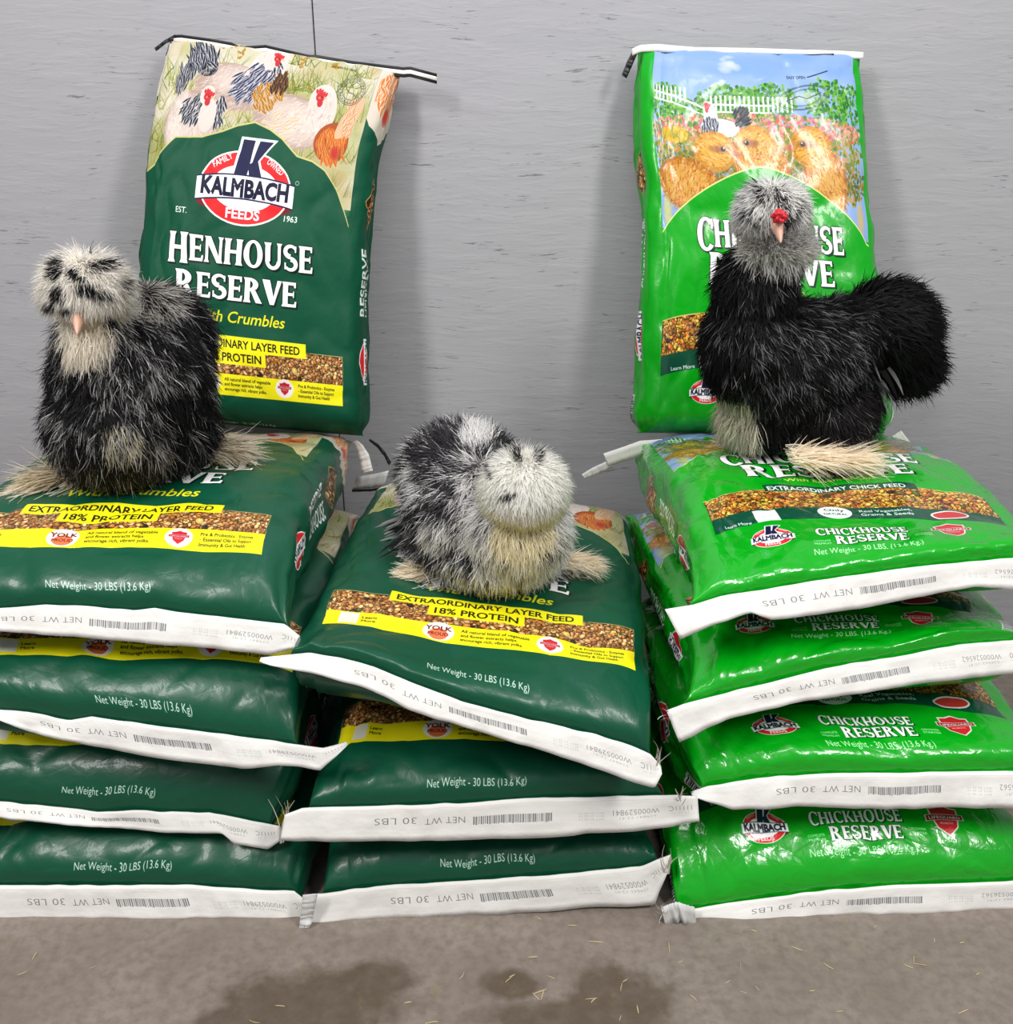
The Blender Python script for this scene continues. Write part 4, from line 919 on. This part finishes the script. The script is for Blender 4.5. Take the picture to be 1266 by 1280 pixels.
def beak(parent, base, tip, r, name='beak'):
    bm = bmesh.new(); base = np.array(base); tip = np.array(tip); ax = tip-base; L_ = np.linalg.norm(ax); ax = ax/L_
    up = nrmz(np.array([0, 0, 1])-ax*ax[2]); sd = np.cross(ax, up); rings = []
    for k in range(9):
        f = k/8; rr = r*(1-f)**.7*(1 if k < 8 else 0)+r*.06; c = base+ax*L_*f-up*L_*.16*f*f
        rings.append([bm.verts.new(Vector(c+sd*rr*math.cos(a)*.75+up*rr*math.sin(a)*1.1)) for a in np.linspace(0, 2*PI, 12, endpoint=False)])
    for A, B in zip(rings, rings[1:]):
        for i in range(12): bm.faces.new((A[i], A[(i+1) % 12], B[(i+1) % 12], B[i]))
    bm.faces.new(rings[-1]); bm.faces.new(rings[0][::-1]); bmesh.ops.recalc_face_normals(bm, faces=bm.faces)
    return from_bm(name, bm, M_BEAK, parent)
def lump(name, parent, c, r, mat, seed=0, amp=.25, sub=3):
    bm = bmesh.new(); bmesh.ops.create_icosphere(bm, subdivisions=sub, radius=1)
    co = np.array([v.co[:] for v in bm.verts]); n = noise3(co*2.6+seed, seed)
    for v, k in zip(bm.verts, n):
        q = v.co*(1+amp*k); v.co = Vector((c[0]+q.x*r[0], c[1]+q.y*r[1], c[2]+q.z*r[2]))
    return from_bm(name, bm, mat, parent)
def foot(c, dirs, l, bvh, r=.0062):
    """toes spread on the bag from the ankle c"""
    out = []
    for dx, dy, dz in dirs:
        e = c+np.array([dx*l, dy*l, 0]); h = bvh.ray_cast(Vector((e[0], e[1], 2.)), Vector((0, 0, -1)))
        if h[0] is not None: e[2] = h[0].z+.006
        out.append((c+np.array([0, 0, .013]), e, r, r*.6))
    return out
def foot_plumes(parent, c, fl, n, l, spread, rng, cols, tips, label=None, bvh=None, rise=.18, span=.5, wide=.010, z=.022):
    """soft shank and toe feathers rooted all along the foot and sweeping outward"""
    n = int(n*1.6); fl = nrmz(np.array(fl, float)); sd = nrmz(np.cross(fl, [0, 0, 1.])); k = rng.uniform(0, 1, n)
    a = rng.normal(0, spread, n)*(1-.5*k); d = fl*np.cos(a)[:, None]+sd*np.sin(a)[:, None]
    P = c+fl*(k*l*span-.012)[:, None]+sd*(rng.normal(0, wide, n)*(1-.4*k))[:, None]+np.stack([np.zeros(n), np.zeros(n), rng.uniform(.004, z, n)*(1-.6*k)], -1)
    Nn = nrmz(np.array([0, 0, 1.])+np.array([0, -.5, 0])+rng.normal(0, .25, (n, 3))); ln = l*(1-span)*rng.uniform(.55, 1.05, n)+.006
    return barbs('foot_feathers', parent, P, Nn, d, ln, rng.uniform(0, rise, n), rng.uniform(.0009, .0020, n), shades(n, rng, *cols), shades(n, rng, *tips), rng, bend=.55, jit=.14, label=label, curl=.16, bed=(bvh, 9) if bvh else None)
def settle(balls, bvh, gap=.010):
    out = []
    for c, r in balls:
        c, r = np.array(c, float), np.array(r, float); top = c[2]+r[2]
        for dx, dy in ((0, 0), (.5, 0), (-.5, 0), (0, .5), (0, -.5)):
            h = bvh.ray_cast(Vector((c[0]+dx*r[0], c[1]+dy*r[1], 2.)), Vector((0, 0, -1)))
            if h[0] is not None:
                lowest = c[2]-r[2]*math.sqrt(1-dx*dx-dy*dy); need = h[0].z+gap-lowest
                if need > 0 and c[2] < h[0].z+.3: c[2] += need/2; r[2] = max(r[2]-need/2, .02)
        out.append((c, tuple(r)))
    return out
B1, B2, B3 = L4[2], M3[2], R4[2]
up3 = lambda x: np.array([0, 0, x])
# ---- speckled black hen with a cream crest, on the dark green stack
rng = np.random.default_rng(11)
fA, fB = hit(112, 598, B1), hit(232, 583, B1)
C = lambda px, py, Y: pix(px, py, Y)
balls = [(C(166, 478, 1.36), (.104, .105, .108)), (C(150, 525, 1.33), (.092, .090, .080)), (C(190, 540, 1.37), (.085, .09, .070)), (C(196, 425, 1.40), (.075, .085, .075)), (C(128, 430, 1.32), (.055, .055, .060)), (C(108, 360, 1.275), (.039, .042, .036)), (C(105, 395, 1.262), (.026, .024, .022))]
balls = settle(balls, B1)
k1 = empty('chicken', (fA+fB)/2); tag(k1, 'speckled black chicken with a black-flecked cream crest, sitting on dark green bags', 'chicken')
limbs = [(C(135, 560, 1.33), fA+up3(.014), .016, .0085), (C(205, 560, 1.34), fB+up3(.014), .016, .0085)]
for f in (fA, fB): limbs += foot(f, [(-.5, -.8, 0), (0, -1, -.002), (.55, -.8, 0), (.1, .8, .004)], .042, B1)
bd = body_mesh('body', k1, balls, limbs, M_FEATHER, B1)
P, Nn = tint(bd, balls, (5, 6), (30, 28, 30), (214, 200, 178)) or scatter(bd, 52000, rng); rg = region(P, balls)
m = (rg < 5) & (P[:, 2] > min(fA[2], fB[2])+.02); P1, N1 = P[m], Nn[m]; n = len(P1)
nz = noise3(P1*np.array([150, 150, 70]), 3)+.6*noise3(P1*60, 4); pale = nz+rng.normal(0, .35, n)-.25*(P1[:, 0] > C(230, 480, 1.36)[0]) > .34
neckm = (rg[m] == 4); bib = neckm & (P1[:, 1] < C(128, 430, 1.32)[1]) & (np.abs(P1[:, 0]-C(112, 430, 1.3)[0]) < .022)
belly = (np.linalg.norm((P1-C(150, 545, 1.25))/np.array([.024, .06, .022]), axis=1) < 1)
shoulder = np.linalg.norm((P1-C(180, 370, 1.34))/np.array([.05, .06, .03]), axis=1) < 1
blk = shades(n, rng, (20, 19, 22), (30, 29, 32), (14, 13, 15)); gry = shades(n, rng, (186, 184, 184), (222, 220, 218), (140, 138, 140)); crm = shades(n, rng, (254, 248, 236), (255, 252, 244), (246, 236, 216))
c0 = pick(pale & (rng.random(n) < .6), gry*.8, blk); c1 = pick(pale, gry, blk); bl = belly & (rng.random(n) < .55); c0 = pick(bib | bl, crm, c0); c1 = pick(bl & ~bib, shades(n, rng, (190, 184, 150), (160, 152, 124)), pick(bib, crm, c1)); c1 = pick(shoulder & (rng.random(n) < .7), crm, c1)
ctr = C(166, 478, 1.36); flow = nrmz((P1-ctr)*np.array([.5, .2, 0])+np.array([0, .25, -1.0]))
low = sm((ctr[2]-P1[:, 2])/.1)
barbs('plumage', k1, P1, N1, flow, rng.uniform(.018, .032, n)*(1+.35*low), .22+.22*low, rng.uniform(.0007, .0014, n), c0, c1, rng, bend=.5, jit=.25, curl=.15, bed=(B1, min(fA[2], fB[2])+.30))
# crest
hc = C(108, 358, 1.275); P, Nn = scatter(bd, 220000, rng); r_ = region(P, balls); q = P-hc; fz = ((q[:, 2] > -.016)|(q[:, 1] > .012)) & ~(np.linalg.norm((P-C(98, 396, 1.245))*np.array([1, .7, 1]), axis=1) < .019); m = (r_ == 5) & fz; P1 = P[m][:13000]; n = len(P1); Nn = nrmz(P1-hc)
MK = [(C(px, py, 1.225), a*1.05, b*1.1, sl, 1.285) for (px, py, a, b, sl) in ((60, 338, .011, .013, .3), (72, 370, .010, .009, -.3), (136, 333, .030, .006, .12), (152, 326, .014, .007, .3), (149, 362, .007, .013, 0), (92, 346, .013, .0045, -.6), (108, 364, .011, .007, -.2), (122, 372, .013, .005, -.5), (97, 308, .0045, .013, .1), (58, 388, .012, .006, .3), (112, 338, .010, .004, -.4), (84, 390, .010, .004, .2))]
wht = shades(n, rng, (255, 252, 246), (252, 248, 240), (255, 254, 250), (246, 238, 226)); bk2 = shades(n, rng, (24, 22, 24), (44, 40, 40))
fl = nrmz(Nn*np.array([1, 1, 0])+np.array([0, -.3, -.5]))
barbs('crest', k1, P1, Nn, fl, rng.uniform(.020, .036, n), rng.uniform(.25, .7, n), rng.uniform(.0008, .0015, n), wht, wht, rng, bend=.35, jit=.18, label='cream crest flecked with black', curl=.12, marks=MK, soft_n=.75)
# beard under the beak
bc = C(110, 418, 1.262); n = 1500; P1 = bc+rng.normal(0, 1, (n, 3))*np.array([.011, .006, .011]); Nn = nrmz(np.array([0, -1., -.1])+rng.normal(0, .4, (n, 3)))
barbs('beard', k1, P1, Nn, np.array([0, -.15, -1.]), rng.uniform(.016, .032, n), .2, rng.uniform(.0008, .0015, n), shades(n, rng, (254, 246, 232), (255, 250, 240)), shades(n, rng, (255, 252, 244), (252, 244, 230)), rng, bend=.6, label='cream beard')
beak(k1, C(98, 388, 1.245), C(95, 411, 1.20), .0125)
foot_plumes(k1, fA, (-.93, -.30, 0), 520, .135, .42, rng, [(222, 198, 154), (240, 222, 186), (110, 96, 82)], [(255, 246, 222), (248, 230, 192), (176, 162, 146), (255, 250, 236)], 'buff and grey feathers of the foot', bvh=B1)
foot_plumes(k1, fB+np.array([.01, .02, .01]), (.97, .05, .05), 360, .125, .34, rng, [(232, 214, 182), (150, 138, 126)], [(255, 248, 228), (250, 238, 210), (180, 168, 154)], 'buff feathers of the foot', bvh=B1)

# ---- mottled grey hen with a round white crest, on the middle stack
rng = np.random.default_rng(22)
fA, fB = hit(555, 722, B2), hit(690, 718, B2)
balls = [(C(598, 640, 1.36), (.100, .125, .090)), (C(575, 592, 1.45), (.088, .09, .075)), (C(622, 690, 1.30), (.090, .085, .058)), (C(646, 660, 1.25), (.066, .06, .055)), (C(655, 610, 1.215), (.046, .046, .042)), (C(585, 690, 1.34), (.085, .09, .055))]
balls = settle(balls, B2)
k2 = empty('chicken', (fA+fB)/2); tag(k2, 'mottled grey and white chicken with a round white crest, crouching on the tilted bag', 'chicken')
limbs = [(C(590, 700, 1.32), fA+up3(.014), .015, .0085), (C(675, 700, 1.30), fB+up3(.014), .015, .0085)]
for f in (fA, fB): limbs += foot(f, [(-.5, -.8, 0), (0, -1, -.002), (.55, -.8, 0), (.1, .8, .004)], .040, B2)
bd = body_mesh('body', k2, balls, limbs, M_FEATHER, B2)
P, Nn = tint(bd, balls, (4,), (128, 124, 122), (240, 234, 216)) or scatter(bd, 56000, rng); rg = region(P, balls)
m = (rg != 4) & (P[:, 2] > min(fA[2], fB[2])+.012); P1, N1 = P[m], Nn[m]; r1 = rg[m]; n = len(P1)
nzv = noise3(P1*np.array([120, 90, 90]), 13)+.55*noise3(P1*45, 14); dark = nzv+rng.normal(0, .33, n)+.25*((P1[:, 0] < C(580, 600, 1.4)[0]))+.25*(r1 == 1)-.38*(r1 == 3)-.10*(r1 == 2) > .22
for (px, py, a) in ((545, 575, .03), (575, 572, .03), (625, 550, .03), (560, 545, .02)):
    dark |= (np.linalg.norm((P1-C(px, py, 1.40))*np.array([1, .35, 1]), axis=1) < a) & (rng.random(n) < .75)
white_back = np.linalg.norm((P1-C(595, 545, 1.45))*np.array([1, .3, 1.2]), axis=1) < .024; dark &= ~white_back
blk = shades(n, rng, (52, 50, 54), (30, 29, 32), (84, 82, 86)); wht = shades(n, rng, (250, 249, 247), (240, 238, 236), (254, 253, 251), (214, 212, 210))
ylw = (np.linalg.norm((P1-C(630, 728, 1.24))*np.array([.8, .5, 1]), axis=1) < .026) & (rng.random(n) < .6); crm = shades(n, rng, (226, 214, 140), (232, 224, 180))
c0 = pick(dark, blk, wht); c1 = pick(dark, blk*1.2, wht); c1 = pick(ylw, crm, c1)
bib = np.linalg.norm((P1-C(652, 668, 1.20))*np.array([.8, .8, 1.]), axis=1) < .030; c0 = pick(bib, shades(n, rng, (250, 240, 206), (252, 246, 222)), c0); c1 = pick(bib, shades(n, rng, (254, 248, 226), (250, 240, 206)), c1)
ctr = C(610, 640, 1.33); flow = nrmz((P1-ctr)*np.array([.5, .15, 0])+np.array([0, .2, -1.0]))
back = sm((P1[:, 1]-1.33)/.1); flow = nrmz(flow*(1-.6*back[:, None])+np.array([-.3, .8, .35])*.6*back[:, None])
barbs('plumage', k2, P1, N1, flow, rng.uniform(.018, .032, n), rng.uniform(.18, .42, n), rng.uniform(.0007, .0014, n), c0, c1, rng, bend=.45, jit=.26, curl=.15, bed=(B2, min(fA[2], fB[2])+.30))
hc = C(655, 612, 1.215); P, Nn = scatter(bd, 260000, rng); r_ = region(P, balls); q = P-hc; m = (r_ == 4) & (q[:, 2] > -.040); P1 = P[m][:15000]; n = len(P1); Nn = nrmz(P1-hc)
MK = [(C(px, py, 1.16), a, b, sl, 1.23) for (px, py, a, b, sl) in ((642, 581, .013, .0036, -.65), (646, 575, .010, .003, -.9), (679, 583, .013, .0036, .85), (673, 577, .009, .003, 1.0), (604, 601, .012, .0036, -.55), (634, 624, .011, .0042, .4))]
warm = sm((.002-q[m][:15000][:, 2])/.04)[:, None]
wht = shades(n, rng, (255, 254, 249), (252, 250, 243), (255, 255, 252))*(1-warm)+shades(n, rng, (254, 246, 214), (250, 240, 200))*warm; bk2 = shades(n, rng, (40, 38, 38), (70, 66, 64))
fl = nrmz(Nn*np.array([1, .6, .2])+np.array([0, -.5, -.35]))
barbs('crest', k2, P1, Nn, fl, rng.uniform(.016, .027, n), rng.uniform(.25, .65, n), rng.uniform(.0008, .0015, n), wht, wht, rng, bend=.3, jit=.16, label='round white crest with four dark marks', curl=.10, marks=MK, ink=(46, 44, 44), soft_n=.7)
beak(k2, C(652, 645, 1.185), C(651, 657, 1.163), .0085)
# tail feathers at the side
n = 160; tb = C(527, 660, 1.365); P1 = tb+rng.normal(0, 1, (n, 3))*np.array([.012, .02, .014]); Nn = nrmz(np.array([-.3, -.6, .6])+rng.normal(0, .25, (n, 3)))
dk = rng.random(n) < .55; barbs('tail_feathers', k2, P1, Nn, np.array([-1., -.2, -.12]), rng.uniform(.025, .050, n), .12, rng.uniform(.004, .008, n), pick(dk, shades(n, rng, (44, 42, 46)), shades(n, rng, (120, 118, 120))), pick(dk, shades(n, rng, (30, 30, 34)), shades(n, rng, (190, 188, 186))), rng, bend=.4, jit=.15, label='dark grey tail feathers with pale rims', bed=(B2, 9))
foot_plumes(k2, fA+np.array([-.008, 0, .006]), (-.99, -.06, 0), 460, .078, .17, rng, [(250, 238, 214), (254, 244, 224)], [(255, 250, 236), (252, 238, 212), (238, 218, 186)], 'cream feathers of the foot', bvh=B2)
foot_plumes(k2, fB+np.array([.008, 0, .012]), (.99, -.04, 0), 560, .090, .17, rng, [(252, 242, 220), (255, 248, 230)], [(255, 252, 240), (252, 240, 218), (240, 220, 190)], 'cream feathers of the foot', bvh=B2)

# ---- tall black chicken with a grey crest, on the bright green stack
rng = np.random.default_rng(33)
fA, fB = hit(935, 560, B3), hit(1035, 590, B3)
balls = [(C(985, 455, 1.44), (.106, .09, .092)), (C(938, 430, 1.42), (.066, .07, .085)), (C(944, 365, 1.415), (.054, .055, .070)), (C(966, 318, 1.40), (.040, .042, .045)), (C(964, 266, 1.39), (.037, .039, .036)), (C(1106, 407, 1.50), (.066, .07, .062)), (C(1050, 420, 1.47), (.06, .06, .055)), (C(1030, 515, 1.43), (.072, .07, .058)), (C(955, 515, 1.44), (.060, .06, .050)), (C(1130, 450, 1.51), (.045, .05, .045))]
balls = settle(balls, B3)
k3 = empty('chicken', (fA+fB)/2); tag(k3, 'tall black chicken with a fluffy tail and red comb, standing on bright green bags', 'chicken')
limbs = [(C(945, 530, 1.44), fA+up3(.014), .018, .009), (C(1030, 540, 1.43), fB+up3(.014), .018, .009)]
for f in (fA, fB): limbs += foot(f, [(-.8, -.5, 0), (-.4, -.9, -.002), (.4, -.8, 0), (.5, .7, .004)], .042, B3)
bd = body_mesh('body', k3, balls, limbs, M_FEATHER, B3)
P, Nn = tint(bd, balls, (4,), (16, 15, 17), (236, 234, 232)) or scatter(bd, 72000, rng); rg = region(P, balls); tail = (rg == 5) | (rg == 9)
m = (rg != 4) & ~tail & (P[:, 2] > min(fA[2], fB[2])+.02); P1, N1, r1 = P[m], Nn[m], rg[m]; n = len(P1)
wing = np.linalg.norm((P1-C(1010, 440, 1.38))*np.array([.7, .4, 1.]), axis=1) < .062
nzv = noise3(P1*np.array([130, 90, 130]), 23)+.5*noise3(P1*60, 24)+rng.normal(0, .35, n); pale = (nzv > .75) | (wing & (nzv > .18)); pale &= (rng.random(n) < .7)  # random grey tips, plus a grey sheen painted into the wing colour
fluff = (np.linalg.norm((P1-C(910, 525, 1.42))*np.array([1., .3, .75]), axis=1) < .038)
chin = (r1 == 3) & (P1[:, 1] < 1.40) & (P1[:, 2] > C(960, 330, 1.39)[2]); rear = (np.linalg.norm((P1-C(1080, 555, 1.40))*np.array([1, .3, 1.2]), axis=1) < .032)
blk = shades(n, rng, (12, 11, 13), (18, 16, 18), (9, 8, 10)); brn = shades(n, rng, (34, 22, 26), (24, 18, 20)); gry = shades(n, rng, (150, 150, 155), (120, 120, 125), (180, 180, 184)); crm = shades(n, rng, (236, 230, 208), (206, 200, 178), (246, 240, 224), (150, 146, 136)); wht = shades(n, rng, (252, 250, 246), (240, 238, 234), (90, 88, 90))
c0 = pick((r1 == 7) & (rng.random(n) < .6), brn, blk); c1 = pick(pale, gry, c0); c0 = pick(fluff, crm, c0); c1 = pick(fluff, crm, c1); c0 = pick(chin, wht, c0); c1 = pick(chin, wht, c1); c1 = pick(rear & (rng.random(n) < .5), gry, c1)
ctr = C(985, 440, 1.44); flow = nrmz(np.array([.35, .1, -.9])+(P1-ctr)*np.array([4., 1, 0])*.6); flow = np.where(wing[:, None], nrmz(np.array([.55, 0, -.8])), flow)
barbs('plumage', k3, P1, N1, flow, rng.uniform(.018, .032, n)*np.where(fluff, 1.4, 1), rng.uniform(.15, .36, n), rng.uniform(.0007, .0014, n), c0, c1, rng, bend=.5, jit=.22, curl=.15, bed=(B3, min(fA[2], fB[2])+.30))
P1, N1 = P[tail], Nn[tail]; n = len(P1); tc = C(1085, 425, 1.49); flow = nrmz((P1-tc)*np.array([1, .6, .7])+np.array([.05, 0, -.025]))
N1 = nrmz(N1+flow*.5); ln = rng.uniform(.024, .046, n); blk = shades(n, rng, (10, 9, 11), (16, 15, 17), (24, 23, 26))
barbs('tail_plumes', k3, P1, N1, flow, ln, rng.uniform(.25, .5, n), rng.uniform(.0011, .0024, n), blk, blk*1.1, rng, bend=.55, jit=.22, label='full black tail', curl=.25)
n = 70; P1 = C(1082, 478, 1.42)+rng.normal(0, 1, (n, 3))*np.array([.012, .01, .012]); dk = rng.random(n) < .6
barbs('wing_feathers', k3, P1, nrmz(np.array([.2, -1., .2])+rng.normal(0, .2, (n, 3))), np.array([.45, 0, -.9]), rng.uniform(.03, .05, n), .08, rng.uniform(.003, .006, n), pick(dk, shades(n, rng, (20, 19, 21)), shades(n, rng, (70, 70, 72))), pick(dk, shades(n, rng, (18, 17, 19)), shades(n, rng, (150, 148, 146))), rng, bend=.4, jit=.14, label='wing tips with white edges')
hc = C(965, 266, 1.39); P, Nn = scatter(bd, 260000, rng); r_ = region(P, balls); q = P-hc
face = np.linalg.norm((P-C(974, 283, 1.352))*np.array([1., .6, 1.]), axis=1) < .017
m = ((r_ == 4) | ((r_ == 3) & (q[:, 1] < .0) & (q[:, 2] > -.055))) & ~face; P1 = P[m][:14000]; n = len(P1); Nn = nrmz(P1-hc)
nzv = noise3(Nn*3.3+5, 31)+.5*noise3(Nn*8, 32); dk = (nzv > .58)
for (px, py, a, b) in ((1000, 256, .016, .007), (955, 225, .006, .012), (985, 262, .010, .006), (940, 270, .010, .005)):
    t = C(px, py, 1.335); dd = (P1+Nn*.024-t); dk |= (dd[:, 0]/a)**2+(dd[:, 2]/b)**2 < 1
dk &= rng.random(n) < .75
wht = shades(n, rng, (252, 251, 248), (244, 243, 240), (255, 254, 251), (216, 214, 212)); bk2 = shades(n, rng, (30, 28, 30), (56, 54, 56))
fl = nrmz(Nn*np.array([1, 1, .3])+np.array([0, -.1, -.25]))
barbs('crest', k3, P1, Nn, fl, rng.uniform(.018, .030, n), rng.uniform(.15, .55, n), rng.uniform(.0010, .0019, n), pick(dk, bk2, wht), pick(dk, bk2, wht), rng, bend=.25, jit=.16, label='grey and white crest', curl=.12, soft_n=.75)
beak(k3, C(971, 281, 1.345), C(977, 297, 1.305), .0105)
lump('comb', k3, C(974, 270, 1.322), (.0092, .007, .0078), M_COMB, 3, .6, 4)
foot_plumes(k3, fA+np.array([-.005, 0, .012]), (-.85, -.5, 0), 340, .07, .6, rng, [(200, 192, 168), (130, 126, 116)], [(244, 238, 216), (220, 212, 188), (150, 146, 136)], 'greyish feathers of the foot', bvh=B3)
foot_plumes(k3, fB+np.array([-.050, -.01, .014]), (.99, .0, 0), 900, .150, .30, rng, [(252, 238, 214), (255, 246, 228)], [(255, 252, 240), (252, 238, 214), (240, 218, 186)], 'long cream feathers of the foot', bvh=B3, span=.62, wide=.013)

# ------------------------------------------------------------------ straw and grains strewn on the floor
M_STRAW = plain('dry straw', (190, 172, 134), .7, .2, 300, .2)
def scrap(px, py, l, ang, w, rng, bend=.10):
    c = floor_at(px, py); n = 6; t = np.linspace(-.5, .5, n); d = np.array([math.cos(ang), math.sin(ang), 0]); s = np.array([-d[1], d[0], 0]); bm = bmesh.new(); rings = []
    b = rng.normal(0, bend)
    for k in t:
        p = c+d*l*k+s*l*b*(k*k*4-1)*.5; ww = w*(1-.7*abs(k)*1.4); h = w*.5
        rings.append([bm.verts.new(Vector(p+s*x*ww/2+np.array([0, 0, z*h+.0004]))) for x, z in ((-1, .25), (-.5, 0), (.5, 0), (1, .25), (.5, .9), (-.5, .9))])
    for A, B in zip(rings, rings[1:]):
        for i in range(6): bm.faces.new((A[i], A[(i+1) % 6], B[(i+1) % 6], B[i]))
    bm.faces.new(rings[0]); bm.faces.new(rings[-1][::-1]); bmesh.ops.recalc_face_normals(bm, faces=bm.faces)
    bmesh.ops.translate(bm, verts=bm.verts, vec=-Vector(c))
    o = from_bm('straw_scrap', bm, M_STRAW); o.location = Vector(c); tag(o, 'thin pale straw scrap lying on the grey concrete floor', 'straw', 'straw scraps strewn on the floor')
rng = np.random.default_rng(5)
for (px, py, l, a) in ((44, 1195, 14, 1.5), (28, 1217, 12, .6), (117, 1209, 8, .7), (350, 1258, 12, -.1), (318, 1277, 14, -.3), (540, 1279, 16, .2), (577, 1220, 14, 1.1), (510, 1254, 9, .2), (636, 1225, 12, .8), (745, 1178, 20, -.1), (715, 1157, 12, 0), (666, 1197, 12, .1), (640, 1220, 8, .5), (689, 1222, 10, -.5), (675, 1240, 18, .4), (678, 1244, 16, 1.3), (670, 1246, 14, 2.2), (739, 1249, 15, .1), (742, 1251, 10, .8), (777, 1234, 14, 1.3), (781, 1226, 8, .6), (775, 1273, 9, 1.2), (797, 1262, 12, 1.6), (866, 1248, 12, -.9), (926, 1208, 14, 1.4), (929, 1241, 9, -.5), (946, 1236, 8, -1.2), (910, 1228, 10, .6), (996, 1186, 16, -.5), (1035, 1208, 14, -.8), (1135, 1208, 12, -.6), (1142, 1200, 16, 1.2), (1150, 1206, 16, -.2), (1015, 1239, 8, .2), (1204, 1265, 16, .4), (836, 1184, 20, 1.5), (1094, 1159, 8, .9), (1168, 1176, 7, 1.3), (1202, 1179, 6, .2), (1222, 1218, 6, .5), (942, 1164, 8, -.4), (1050, 1265, 9, .1), (673, 1148, 9, -.7), (850, 1203, 8, .4)):
    scrap(px, py, l/1000., a, rng.uniform(.0010, .0022), rng)
